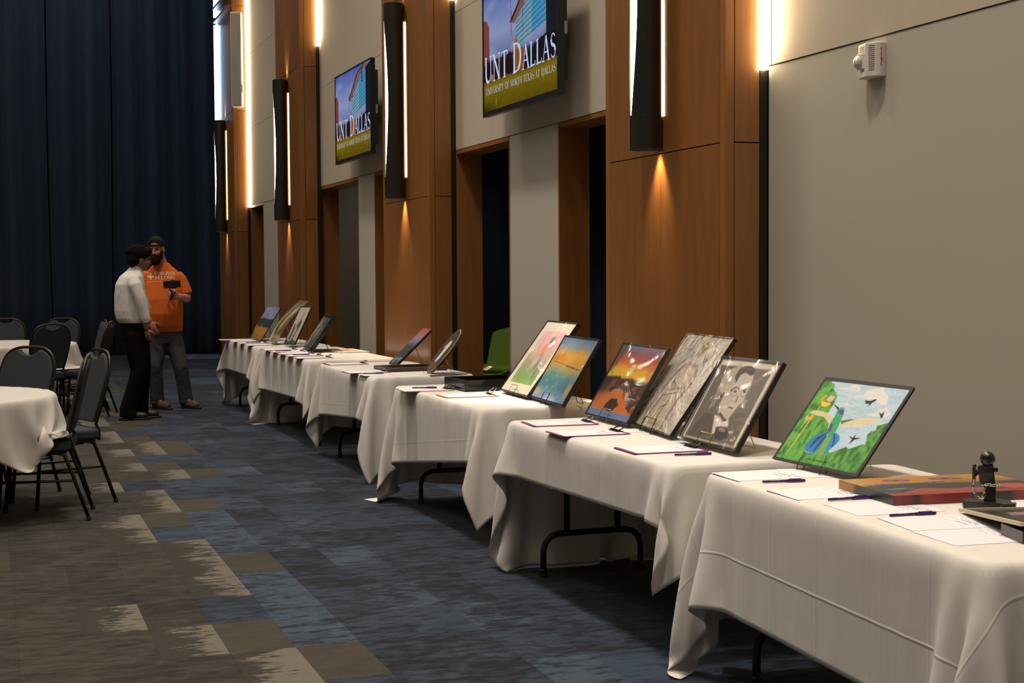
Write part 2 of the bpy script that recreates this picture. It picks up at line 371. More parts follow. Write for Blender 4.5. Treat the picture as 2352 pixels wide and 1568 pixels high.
# ---------------------------------------------------------------- painted surfaces: a fine grid whose vertices carry the print's colours
def inpoly(U, V, poly):
    r = np.zeros(U.shape, bool); n = len(poly)
    for i in range(n):
        x0, y0 = poly[i]; x1, y1 = poly[(i+1) % n]
        if y0 == y1: continue
        c = ((V >= min(y0, y1)) & (V < max(y0, y1)) & (U < (V-y0)*(x1-x0)/(y1-y0)+x0)); r ^= c
    return r
def vnoise(U, V, f, seed=0, oct=3):
    rs = np.random.RandomState(seed); out = np.zeros(U.shape); a = 1.; tot = 0
    fx, fy = f if isinstance(f, tuple) else (f, f)
    for k in range(oct):
        g = rs.rand(64, 64); x = U*fx*2**k+7.3*k; y = V*fy*2**k+3.1*k
        xi = np.floor(x).astype(int); yi = np.floor(y).astype(int); tx = x-xi; ty = y-yi
        tx = tx*tx*(3-2*tx); ty = ty*ty*(3-2*ty)
        G_ = lambda i, j: g[i % 64, j % 64]
        out += a*((G_(xi, yi)*(1-tx)+G_(xi+1, yi)*tx)*(1-ty)+(G_(xi, yi+1)*(1-tx)+G_(xi+1, yi+1)*tx)*ty); tot += a; a *= .5
    return out/tot
class Canvas:
    def __init__(s, nu, nv, col='ffffff'):
        s.nu, s.nv = nu, nv; s.U, s.V = np.meshgrid(np.linspace(0, 1, nu), np.linspace(0, 1, nv))
        s.C = np.zeros((nv, nu, 3)); s.C[:] = lin(col)
    def put(s, mask, col, a=1.):
        c = np.array(lin(col)) if isinstance(col, str) else np.asarray(col)
        m = (mask.astype(float)*a)[..., None]; s.C = s.C*(1-m)+c*m
    def poly(s, col, pts, a=1., wob=0., seed=1):
        U, V = s.U, s.V
        if wob: U = U+(vnoise(s.U, s.V, 18, seed)-.5)*wob; V = V+(vnoise(s.U, s.V, 18, seed+9)-.5)*wob
        s.put(inpoly(U, V, pts), col, a)
    def polys(s, lst, wob=0.):
        for i, (c, p) in enumerate(lst): s.poly(c, p, 1, wob, i)
    def ell(s, col, u, v, ru, rv, a=1., soft=.0, ang=0., wob=0., seed=3):
        U, V = s.U-u, s.V-v
        if wob: U = U+(vnoise(s.U, s.V, 14, seed)-.5)*wob; V = V+(vnoise(s.U, s.V, 14, seed+5)-.5)*wob
        c_, s_ = math.cos(ang), math.sin(ang); d = np.sqrt(((U*c_+V*s_)/ru)**2+((-U*s_+V*c_)/rv)**2)
        m = np.clip((1-d)/soft, 0, 1) if soft else (d < 1); s.put(m, col, a)
    def line(s, col, p, q, wd, a=1.):
        px, py = p; dx, dy = q[0]-px, q[1]-py; L2 = dx*dx+dy*dy
        t = np.clip(((s.U-px)*dx+(s.V-py)*dy)/L2, 0, 1); d = np.hypot(s.U-px-t*dx, s.V-py-t*dy); s.put(d < wd, col, a)
    def grad(s, stops, axis='v', wob=0., f=3, seed=5):
        T = s.V if axis == 'v' else s.U
        if wob: T = T+(vnoise(s.U, s.V, f, seed, 4)-.5)*wob
        ps = [p for p, _ in stops]; cs = np.array([lin(c) for _, c in stops])
        for k in range(3): s.C[..., k] = np.interp(T, ps, cs[:, k])
    def blur(s, n=1):
        for _ in range(n):
            P = np.pad(s.C, ((1, 1), (1, 1), (0, 0)), 'edge'); s.C = (P[:-2, 1:-1]+P[2:, 1:-1]+P[1:-1, :-2]+P[1:-1, 2:]+2*P[1:-1, 1:-1])/6
    def grain(s, amt, f=60, seed=11):
        s.C *= (1+amt*(vnoise(s.U, s.V, f, seed)-.5)*2)[..., None]
    def mesh(s, name, mat, fn, parent=None, loc=(0, 0, 0), rotz=0, smooth=False):
        """fn(U,V)->(n,3) local coordinates"""
        P = fn(s.U.ravel(), s.V.ravel()); nu, nv = s.nu, s.nv
        idx = np.arange(nu*nv).reshape(nv, nu)
        F = np.stack([idx[:-1, :-1], idx[:-1, 1:], idx[1:, 1:], idx[1:, :-1]], -1).reshape(-1, 4)
        me = bpy.data.meshes.new(name); me.vertices.add(len(P)); me.vertices.foreach_set('co', P.astype(np.float32).ravel())
        me.loops.add(F.size); me.loops.foreach_set('vertex_index', F.astype(np.int32).ravel())
        me.polygons.add(len(F)); me.polygons.foreach_set('loop_start', (np.arange(len(F))*4).astype(np.int32))
        me.update(calc_edges=True); me.validate()
        at = me.attributes.new('paint', 'FLOAT_COLOR', 'POINT')
        at.data.foreach_set('color', np.concatenate([np.clip(s.C, 0, 1).reshape(-1, 3), np.ones((nu*nv, 1))], 1).astype(np.float32).ravel())
        me.materials.append(mat)
        if smooth: me.shade_smooth()
        o = bpy.data.objects.new(name, me); COL.objects.link(o); o.location = loc; o.rotation_euler = (0, 0, rotz)
        if parent is not None: o.parent = parent
        return o
# ================================================================ the hall
XW, XP, ZL = 3.6, 3.37, 2.42
PILLARS = [6.285, 11.27, 16.31, 20.98]; PW = 1.44
fl = MB().box(-9, 6.3, -5, 28, -.12, -.006).build('floor', C_BLUE); struct(fl)
# carpet planks, 25 x 49 cm, laid in rows across the hall; the grey field meets the blue one along a stepped line
ROWS = {-2: 'GGGGB', -1: 'GGWWB', 0: 'GGGWTB', 1: 'GGWTSB', 2: 'GWGBSB', 3: 'GGGWSB', 4: 'GGGWTBS', 5: 'GGGWSSB', 6: 'GGWMSB', 7: 'GGWTSB',
        8: 'GGGWTSB', 9: 'GGGWMB', 10: 'GGWBSMB', 11: 'GGGGWTS', 12: 'GGGWTS', 13: 'GGGTMS', 14: 'GGGWWTB', 15: 'GGGGWTS', 16: 'GGGWTB', 17: 'GGGWBS', 18: 'GGGGTS'}
KEY = dict(G=0, W=1, T=2, B=3, S=4, M=5)
def plank_class(c, r, rs=random.Random(5)):
    row = ROWS.get(r)
    if row is None: row = rs.choice(['GGGWTS', 'GGGGWTB', 'GGWTSB', 'GGGWBS', 'GGGGTMB', 'GGGWWTS'])
    if c < 0: return 0 if rs.random() > .04 else 2
    if c < len(row): return KEY[row[c]]
    return rs.choice([3]*12+[4]*2+[5])
def plank_geo(x0, x1, y0, y1):
    g, b = .0, .0003
    return ([(x0+g, y0+g, -.006), (x1-g, y0+g, -.006), (x1-g, y1-g, -.006), (x0+g, y1-g, -.006),
             (x0+g+b, y0+g+b, 0), (x1-g-b, y0+g+b, 0), (x1-g-b, y1-g-b, 0), (x0+g+b, y1-g-b, 0)],
            [(4, 5, 6, 7), (0, 1, 5, 4), (1, 2, 6, 5), (2, 3, 7, 6), (3, 0, 4, 7)])
PM = []
for k in range(6):
    vs, fs = plank_geo(0, .25, 0, .488); me = bpy.data.meshes.new('carpet_plank'); me.from_pydata(vs, [], fs); me.materials.append(CARPETS[k]); PM.append(me)
rest = MB()
for r in range(-19, 48):
    for c in range(-36, 14):
        k = plank_class(c, r); x0, y0 = .085+.25*c, 4.97+.488*r
        if -1 <= c <= 12 and -2 <= r <= 18:
            o = bpy.data.objects.new('carpet_plank', PM[k]); COL.objects.link(o); o.location = (x0, y0, 0); o.parent = fl
        else:
            rest.cur = k; rest.add(*plank_geo(x0, x0+.25, y0, y0+.488))
ro = rest.build('carpet_planks_beyond', CARPETS, fl); ro['kind'] = 'stuff'
# ceiling and the walls that close the hall
struct(MB().box(-9, 6.3, -5, 28, CEIL, CEIL+.15).build('ceiling', M['ceil']))
cl_ = MB()
for x in (-5.2, -3.4, -1.6, .2, 2.0):  # unseen glowing discs added to give highlights in the sleeves and tray
    for y in (2, 6, 10, 14, 18, 22, 25.5): cl_.lathe([(.11, CEIL-.03), (.11, CEIL+.01)], 14, (x, y, 0))
struct(cl_.build('highlight_discs', M['glint_disc']))
struct(MB().box(-9.2, -9, -5, 28, 0, CEIL).build('wall_left', M['wall_low']))
struct(MB().box(-9, 6.3, -5.2, -5, 0, CEIL).build('wall_back', M['wall_low']))
struct(MB().box(-9, 6.3, 28, 28.2, 0, CEIL).build('wall_far', M['dark_room']))
wr = MB().box(XW+.025, XW+.21, -5, 22.42, ZL+.02, CEIL)
SOL = [(-5, 7.75), (9.04, 9.99), (11.30, 12.74), (13.906, 14.56), (16.40, 17.76), (18.86, 19.96), (21.0, 22.42)]
for a, b in SOL: wr.box(XW+.025, XW+.21, a+.03, b-.03, 0, ZL+.02)
wr = struct(wr.build('wall_right', M['gap']))
def wp(name, y0, y1, z0, z1, x, mat): return MB().box(x, XW+.03, y0, y1, z0, z1).build(name, mat, wr)
for a, b in ((-5, -.2), (-.2, 2.7), (2.7, 6.27)): wp('lower_wall_panel', a, b, 0, ZL-.0025, XW, M['wall_low'])
for a, b in SOL[1:]: wp('lower_wall_panel', a, b, 0, ZL-.0025, XW, M['wall_low'])
for z0, z1 in ((ZL+.0025, 3.52), (3.524, 4.57), (4.574, 5.9), (5.904, CEIL)):
    for a, b in ((-5, -.2), (-.2, 2.7), (2.7, 5.16), (5.16, 6.235), (7.72, 8.75), (8.75, 10.4), (10.4, 11.262), (12.71, 14.2), (14.2, 16.30), (17.76, 19.3), (19.3, 20.97)):
        wp('wallcovering_panel', a, b, z0, z1, XW-.004, M['wall_up'])
MB().box(XW-.006, XW+.03, 6.237, 6.272, ZL+.0025, CEIL).build('panel_edge_trim', M['wood_trim'], wr)
# cased openings to the corridor: wood lining 21 cm deep
for n, (a, b) in enumerate(((7.75, 9.04), (9.99, 11.28), (12.74, 13.906), (14.56, 16.395), (17.76, 18.86), (19.96, 20.985))):
    d = struct(MB().box(XW-.002, XW+.215, a, b, ZL-.032, ZL-.0025).build('door_%d' % (n+1), M['wood_trim']))
    for y0, y1 in ((a, a+.022), (b-.022, b)): MB().box(XW-.002, XW+.215, y0, y1, 0, ZL-.032).build('jamb', M['wood'], d)
# corridor behind the openings
struct(MB().box(6.1, 6.3, 5.6, 18.6, 0, 3).build('wall_corridor', M['blue_wall']))
struct(MB().box(XW+.21, 6.3, 18.4, 18.6, 0, 3).build('wall_partition', M['corr']))
struct(MB().box(XW+.21, 6.3, 5.4, 5.6, 0, 3).build('wall_corridor_near', M['corr']))
struct(MB().box(XW+.21, 6.3, 22.3, 22.42, 0, CEIL).build('wall_corridor_far', M['dark_room']))
struct(MB().box(XW+.21, 6.3, 5.4, 22.42, 3, 3.1).build('ceiling_corridor', M['ceil']))
spot('corridor_fill', (4.9, 16.6, 2.95), (5.0, 18.2, 1.3), 22, 110, .9, .1)  # unseen fill spots added to lift the dark corridor
spot('corridor_fill', (4.4, 13.0, 2.95), (5.1, 14.3, .4), 60, 70, .9, .1)  # added fill on the green chair
spot('corridor_fill', (4.9, 11.6, 2.95), (5.9, 12.2, 0.8), 60, 90, .9, .1)  # added fill on the navy wall
# wood clad pillars
def pillar(y0, label, led_z):
    t = thing('wood_pillar', label, 'pillar', (XP, y0, 0), 0, 'wood clad pillars along the right wall')
    # local: x into the wall, y along it
    MB().box(.02, .225, .02, PW-.02, 0, CEIL).build('core', M['gap'], t)
    for a in (0, PW-.056): MB().box(0, .048, a, a+.056, 0, CEIL).build('corner_post', M['wood_trim'], t, bevel=.002, segs=1)
    zs = [0, 2.05, 3.77, 5.26, CEIL]
    for z0, z1 in zip(zs[:-1], zs[1:]):
        for a, b in ((.06, PW/2-.0015), (PW/2+.0015, PW-.06)):
            MB().box(0, .022, a, b, z0+.003, z1-.003).build('front_panel', M['wood'], t, bevel=.0015, segs=1)
        for y in (0, PW-.022): MB().box(.052, .187, y, y+.022, z0+.003, z1-.003).build('side_panel', M['wood'], t, bevel=.0015, segs=1)
    return t
PL = ['wood pillar nearest the camera, behind the sunset painting', 'wood pillar between the two wall screens', 'wood pillar left of the far wall screen', 'farthest wood pillar beside the dark stage curtain']
LEDZ = [2.40, 3.62, 4.0, 2.40]
for y0, lb, lz in zip(PILLARS, PL, LEDZ):
    pillar(y0, lb, lz)
    g = thing('recess_light', 'vertical light slot where ' + {PILLARS[0]: 'the nearest pillar meets the fire alarm wall', PILLARS[1]: 'the second pillar meets the near screen bay', PILLARS[2]: 'the third pillar meets the far screen bay', PILLARS[3]: 'the farthest pillar meets the wall'}[y0], 'wall light', (XP+.187, y0, 0), 0, 'vertical light slots beside the pillars')
    MB().box(.001, .0425, -.004, .03, 0, lz).build('channel', M['channel'], g)
    MB().box(.001, .030, -.035, .03, lz, CEIL-.01).build('diffuser', M['led'], g)
# cylinder sconces with lens shaped side slots
def sconce(yc, label):
    t = thing('cylinder_sconce', label, 'wall lamp', (3.283, yc, 0), 0, 'dark cylinder sconces on the pillars')
    z0, z1, s0, s1, R = 2.068, 3.70, 2.245, 3.552, .086
    for side in (1, -1):
        vs = []; fs = []; zs = [z0, s0-.001]+[s0+(s1-s0)*k/46 for k in range(47)]+[s1+.001, z1]; na = 22
        for i, z in enumerate(zs):
            inside = 2 <= i <= len(zs)-3
            wdt = math.radians(7+30*math.sin(PI*max(0, min(1, (z-s0)/(s1-s0))))**.9) if inside else 0
            wb = math.radians(25) if inside else 0   # narrow slot on the wall side
            for rr in (R, R-.004):
                for k in range(na+1):
                    a = wb+(PI-wdt-wb)*k/na; vs.append((rr*math.cos(a), side*rr*math.sin(a), z))
        st = 2*(na+1)
        for i in range(len(zs)-1):
            for q in (0, na+1):
                for k in range(na):
                    a = i*st+q+k; fs.append((a, a+1, a+1+st, a+st))
            a = i*st; fs.append((a, a+st, a+st+na+1, a+na+1)); a += na; fs.append((a, a+na+1, a+st+na+1, a+st))
        for i in (0, len(zs)-1):
            for k in range(na): a = i*st+k; fs.append((a, a+1, a+na+2, a+na+1))
        MB().add(vs, fs).build('tube_shell', M['tube'], t, smooth=False)
    MB().lathe([(R-.012, s0-.01), (R-.012, s1+.01)], 28).build('lamp_core', M['core'], t, smooth=False)
    for z in (2.2, 3.6): MB().box(.05, .0865, -.012, .012, z-.03, z+.03).build('bracket', M['tube'], t)
    MB().lathe([(.045, z1-.05), (.045, z1-.02), (.02, z1-.01)], 16).build('end_fitting', M['channel'], t)
    for z, d in ((2.10, -1), (3.67, 1)):
        spot('sconce_beam', (3.283+.045, yc, z), (3.283+.075, yc, z+d), 42, 62, .9, .012, (1, .72, .36))
for y0, lb in zip(PILLARS, ('large dark cylinder sconce on the nearest wood pillar', 'cylinder sconce between the two wall screens', 'cylinder sconce on the third pillar, left of the far screen', 'farthest cylinder sconce, beside the stage curtain')):
    sconce(y0+PW/2, lb)
# made-up glowing bar for the cool light on the last pillar, broken by two rails
g = thing('cool_glow_bar', 'added glowing strip standing in for the cool light on the farthest pillar', 'wall light', (3.325, 22.38, 0))
MB().box(0, .03, 0, .04, 3.72, 5.20).build('lower_glow', M['cool_glow'], g)
MB().box(0, .03, 0, .04, 5.32, 6.4).build('upper_glow', M['cool_glow'], g)
MB().box(.03, .045, .012, .03, 3.75, 6.35).build('glow_spine', M['cool_glow'], g)
for z in (5.22, 5.42):
    tag(MB().box(3.30, XP-.001, 21.0, 22.38, z, z+.035).build('rail', M['wood_trim'], bevel=.003), 'lower wooden rail across the top of the farthest pillar' if z < 5.3 else 'upper wooden rail across the top of the farthest pillar', 'rail', 'wooden rails on the farthest pillar')
# column loudspeaker
t = thing('column_speaker', 'tall slim off-white column loudspeaker on the farthest pillar', 'loudspeaker', (3.412, 20.868, 3.81), math.radians(-22))
MB().box(-.075, .075, -.05, .065, 0, 1.33).build('body', M['white_pl'], t, bevel=.008)
for z0, z1 in ((.02, .77), (.785, 1.31)): MB().box(-.066, .05, -.056, -.049, z0, z1).build('grille', M['speaker'], t, bevel=.003)
MB().box(.077, .086, -.02, .02, .2, .32).build('bracket', M['white_pl'], t)
MB().box(-.02, .02, .06, .085, .6, .7).build('mount', M['channel'], t)
# fire alarm horn strobe
M['vent'] = simple('vent_shadow', (.12, .11, .10), .8); M['lens'] = simple('clear_strobe_lens', (.55, .5, .46), .06, .35, .8, .5, 90, .8)
t = thing('fire_alarm', 'white fire alarm horn strobe high on the beige wall', 'fire alarm', (XW, 5.36, 2.318))
prof = [(-.07, 0), (-.07, -.028), (-.06, -.045), (-.022, -.064), (-.012, -.066), (.06, -.052), (.068, -.045), (.07, 0)]  # (y, x)
MB().prism([(x, y) for y, x in prof], -.072, .072).build('housing', M['white_pl'], t, bevel=.004, smooth=False)
def facet(p, q, f0, f1, z0, z1, off=.0008):
    (ay, ax), (by, bx) = p, q; L = math.hypot(by-ay, bx-ax); ny, nx = (bx-ax)/L, -(by-ay)/L
    if nx > 0 or (nx == 0 and ny > 0): nx, ny = -nx, -ny
    P = lambda f, z: (ax+(bx-ax)*f+nx*off, ay+(by-ay)*f+ny*off, z)
    return [P(f0, z0), P(f1, z0), P(f1, z1), P(f0, z1)]
vm = MB()
for k in range(13):
    z = .056-k*.0085
    vm.add(facet(prof[2], prof[3], .10, .80, z, z+.0032), [(0, 1, 2, 3)])
    if not 3 < k < 9: vm.add(facet(prof[4], prof[5], .10, .80, z, z+.0028), [(0, 1, 2, 3)])
vm.build('vent_slots', M['vent'], t)['kind'] = 'stuff'
MB().ell((-.068, .03, -.004), (.026, .026, .030), 16, 10).build('strobe_lens', M['lens'], t, smooth=True)
MB().box(-.066, -.058, .004, .056, -.036, .030, Matrix.Rotation(.19, 3, 'Z'), (0, 0, 0)).build('lens_frame', M['white_pl'], t, bevel=.003)
fm = MB(); zz = .034
for ch in 'FIRE':
    qs, wd = text_quads(ch, None, 1, 1.9); k_ = .0145
    for Q in qs: fm.add([(-.0275+a*k_, -.0708, zz+b*k_) for a, b in Q], [(0, 1, 2, 3)])
    zz -= .0205
fm.build('fire_lettering', M['red'], t)
# wall mounted screens
def picture():
    c = Canvas(230, 140)
    c.grad([(0, '6b5a10'), (.2, '8d7a18'), (.245, '7a5a1c'), (.27, '2a1c18'), (.40, '3b3040'), (.46, '7a86b8'), (.62, '9aa6d2'), (.8, '7f8fca'), (1, '4c66bc')], 'v', .03)
    c.put((c.V > .42)*np.clip(vnoise(c.U, c.V, (3, 5), 4)*2-.9, 0, .6), 'b4b8dc')
    c.poly('8a4a44', [(0, .42), (.085, .42), (.08, .70), (.05, .76), (0, .78)]); c.poly('7d4420', [(0, .33), (.085, .33), (.085, .44), (0, .45)])
    for i, (a, b) in enumerate(((.0, .12), (.15, .22), (.24, .3), (.32, .41))): c.poly('2b1a16', [(a, .25), (b, .25), (b-.01, .38+.03*(i % 2)), ((a+b)/2, .43), (a, .37)], 1, .03, i)
    c.poly('c58040', [(.10, .25), (.14, .25), (.135, .29), (.11, .31)]); c.poly('9a5a24', [(.44, .25), (.60, .25), (.6, .42), (.44, .42)], 1, .05)
    c.poly('1f1c22', [(.56, .25), (1, .25), (1, .50), (.8, .44), (.56, .34)], 1, .03)
    c.poly('7fb0c8', [(.47, .44), (.86, .55), (.86, .93), (.52, .74)]); c.poly('4fa0d0', [(.68, .5), (.86, .55), (.86, .93), (.68, .84)])
    for k in range(9): c.line('3a5a70', (.47, .46+k*.035), (.86, .56+k*.045), .004)
    c.poly('8a6450', [(.38, .66), (.45, .64), (.72, .90), (.94, 1.), (.84, 1.), (.62, .93)]); c.poly('3a2c2c', [(.38, .67), (.62, .93), (.80, 1.), (.84, 1.), (.64, .92), (.40, .655)])
    c.poly('20222c', [(.86, .45), (1, .45), (1, 1), (.86, .95)]); c.poly('30407a', [(.75, .8), (.78, .8), (.775, .98), (.745, .98)])
    c.poly('b06a30', [(.42, .47), (.47, .54), (.48, .49), (.47, .42), (.42, .42)])
    for x in (.40, .56): c.line('6a5080', (x, .55), (x-.005, 1), .004)
    for i in range(5): c.ell('c8a020', .5+.08*i, .5+.02*(i % 2), .012, .01, .5)
    for u, v in ((.18, .07), (.82, .14)): c.ell('90b828', u, v, .012, .05, .8, .8)
    c.put((c.V < .2)*np.clip(1-np.abs(c.U-.5)*2, 0, 1)*0+((c.V < .2)*vnoise(c.U, c.V, (30, 60), 8)*.35), '3c3008')
    c.put(np.clip((.10-c.V)/.1, 0, 1)*np.clip((.2-c.U)/.2, 0, 1), '1a1008', .8)
    return c
SCR = picture()
def tv(yc, label):
    hy = .733; z0, z1 = 2.545, 3.435
    t = thing('wall_screen', label, 'television', (3.40, yc, z0), 0, 'flat screens on the upper wall')
    H_ = z1-z0
    for (a, b, c_, d) in ((-hy, hy, 0, .034), (-hy, hy, H_-.016, H_), (-hy, -hy+.014, .034, H_-.016), (hy-.014, hy, .034, H_-.016)):
        MB().box(-.004, .04, a, b, c_, d).build('bezel', M['black_pl'], t, bevel=.002)
    MB().box(.006, .045, -hy+.005, hy-.005, .005, H_-.005).build('back_shell', M['black_pl'], t, bevel=.004)
    MB().box(.045, .088, -hy+.06, hy-.25, .1, H_-.1).build('rear_housing', M['black_pl'], t, bevel=.01)
    MB().box(.088, .19, -.22, .22, .2, .6).build('mount', M['gap'], t)
    MB().box(.05, .07, -hy+.02, -hy+.06, .38, .46).build('connector', M['speaker'], t)
    W2 = hy-.014; S = SCR.mesh('screen', M['screen'], lambda U, V: np.stack([U*0+.0045, W2-U*2*W2, .034+V*(H_-.05)], 1), t)
    def txt(s, hs, u0, u1, v0, vh, name, mat, bold=1.):
        q, wd = text_quads(s, hs, 1, bold); k = (u1-u0)/wd; m = MB()
        for Q in q: m.add([(.0025, W2-(u0+a*k)*2*W2, .034+(v0+b*vh)*(H_-.05)) for a, b in Q], [(0, 1, 2, 3)])
        m.build(name, mat, t)['kind'] = 'stuff'
    txt('UNT', [.9]*3, .015, .36, .242, .235, 'lettering', M['scrtext'], 1.05)
    txt('DALLAS', [1]+[.8]*5, .42, .985, .242, .235, 'lettering', M['scrtext'], 1.05)
    txt('UNIVERSITY OF NORTH TEXAS AT DALLAS', None, .03, .975, .14, .055, 'small_lettering', M['scrtext2'], 1.4)
tv(9.263, 'wall screen nearer the camera showing building and white lettering')
tv(13.965, 'farther and smaller looking wall screen with white lettering')
# stage curtain: three heavy drops
def curtain(x0, x1, label, seed):
    rs = np.random.RandomState(seed); n = int((x1-x0)*60); x = np.linspace(x0, x1, n); ph = np.cumsum(.55+.5*rs.rand(n))*.30
    am = .05+.05*np.interp(np.arange(n), np.arange(0, n+20, 20), rs.rand(len(range(0, n+20, 20))))
    V = []; zs = np.linspace(0.02, 7.9, 9); dx = (rs.rand(n)-.5)*.0
    for z in zs:
        k = 1-.15*(z/8); y = 27+np.sin(ph)*am*k+.04*np.sin(ph*.37+z*.1)+.02*np.sin(ph*2.3)
        xx = x+.03*np.sin(z*.5+x*2)*(1-z/8)
        V += list(zip(xx, y, np.full(n, z)))
    F = [(j*n+i, j*n+i+1, (j+1)*n+i+1, (j+1)*n+i) for j in range(len(zs)-1) for i in range(n-1)]
    o = MB().add(V, F).build('stage_curtain', M['curtain'], smooth=True)
    s_ = o.modifiers.new('thick', 'SOLIDIFY'); s_.thickness = .008
    return tag(o, label, 'curtain', 'dark blue stage curtain drops')
t_ = NT('navy_velour'); n_ = t_.noise(t_.coord((40, 40, 3), 'World'), 2, 3)
t_.bsdf(Base_Color=t_.mix(n_, (.018, .034, .066), (.032, .056, .105)), Roughness=.9, Sheen_Weight=.25, Specular_IOR_Level=.2); M['curtain'] = t_.m
curtain(-8.5, 1.07, 'dark blue stage curtain drop at the left edge, behind the round tables', 1)
curtain(1.10, 2.16, 'narrow dark blue stage curtain drop left of the two men', 2)
curtain(2.19, 6.2, 'dark blue stage curtain drop behind the two men', 3)
# green lounge chair in the corridor
t = thing('lounge_chair', 'green upholstered lounge chair seen through the near opening', 'chair', (5.1, 14.35, 0), math.radians(-62))
sh = []
nu_, nv_ = 13, 12; vs = []; fs = []
for off in (0, .045):
    for j in range(nv_):
        v = j/(nv_-1)
        for i in range(nu_):
            u = i/(nu_-1)*2-1
            if v < .4: y = -.33+v/.4*.5; z = .40-.03*v/.4
            else: y = .17+(v-.4)/.6*.16; z = .37+(v-.4)/.6*.50
            wid = .36+.03*v; z += .07*abs(u)**3*(1 if v < .5 else -.9); y += -.12*abs(u)**2.5*(1 if v > .4 else 0)
            vs.append((u*wid, y+off*(1 if v > .4 else .3), z-off*(.3 if v > .4 else 1)))
for s_ in range(2):
    for j in range(nv_-1):
        for i in range(nu_-1): a = s_*nu_*nv_+j*nu_+i; fs.append((a, a+1, a+1+nu_, a+nu_))
N_ = nu_*nv_
for j in range(nv_-1):
    for i in (0, nu_-1): a = j*nu_+i; fs.append((a, a+nu_, a+nu_+N_, a+N_))
for i in range(nu_-1):
    for j in (0, nv_-1): a = j*nu_+i; fs.append((a, a+1, a+1+N_, a+N_))
MB().add(vs, fs).build('shell', M['green'], t, smooth=True, sub=1)
MB().box(-.29, .29, -.30, .14, .40, .47).build('seat_cushion', M['green'], t, bevel=.03, segs=3)
for sx in (-1, 1):
    for sy in (-1, 1): MB().tube([(sx*.22, -.08+sy*.16, .37), (sx*.28, -.08+sy*.24, 0)], .012).build('leg', M['chrome'], t)
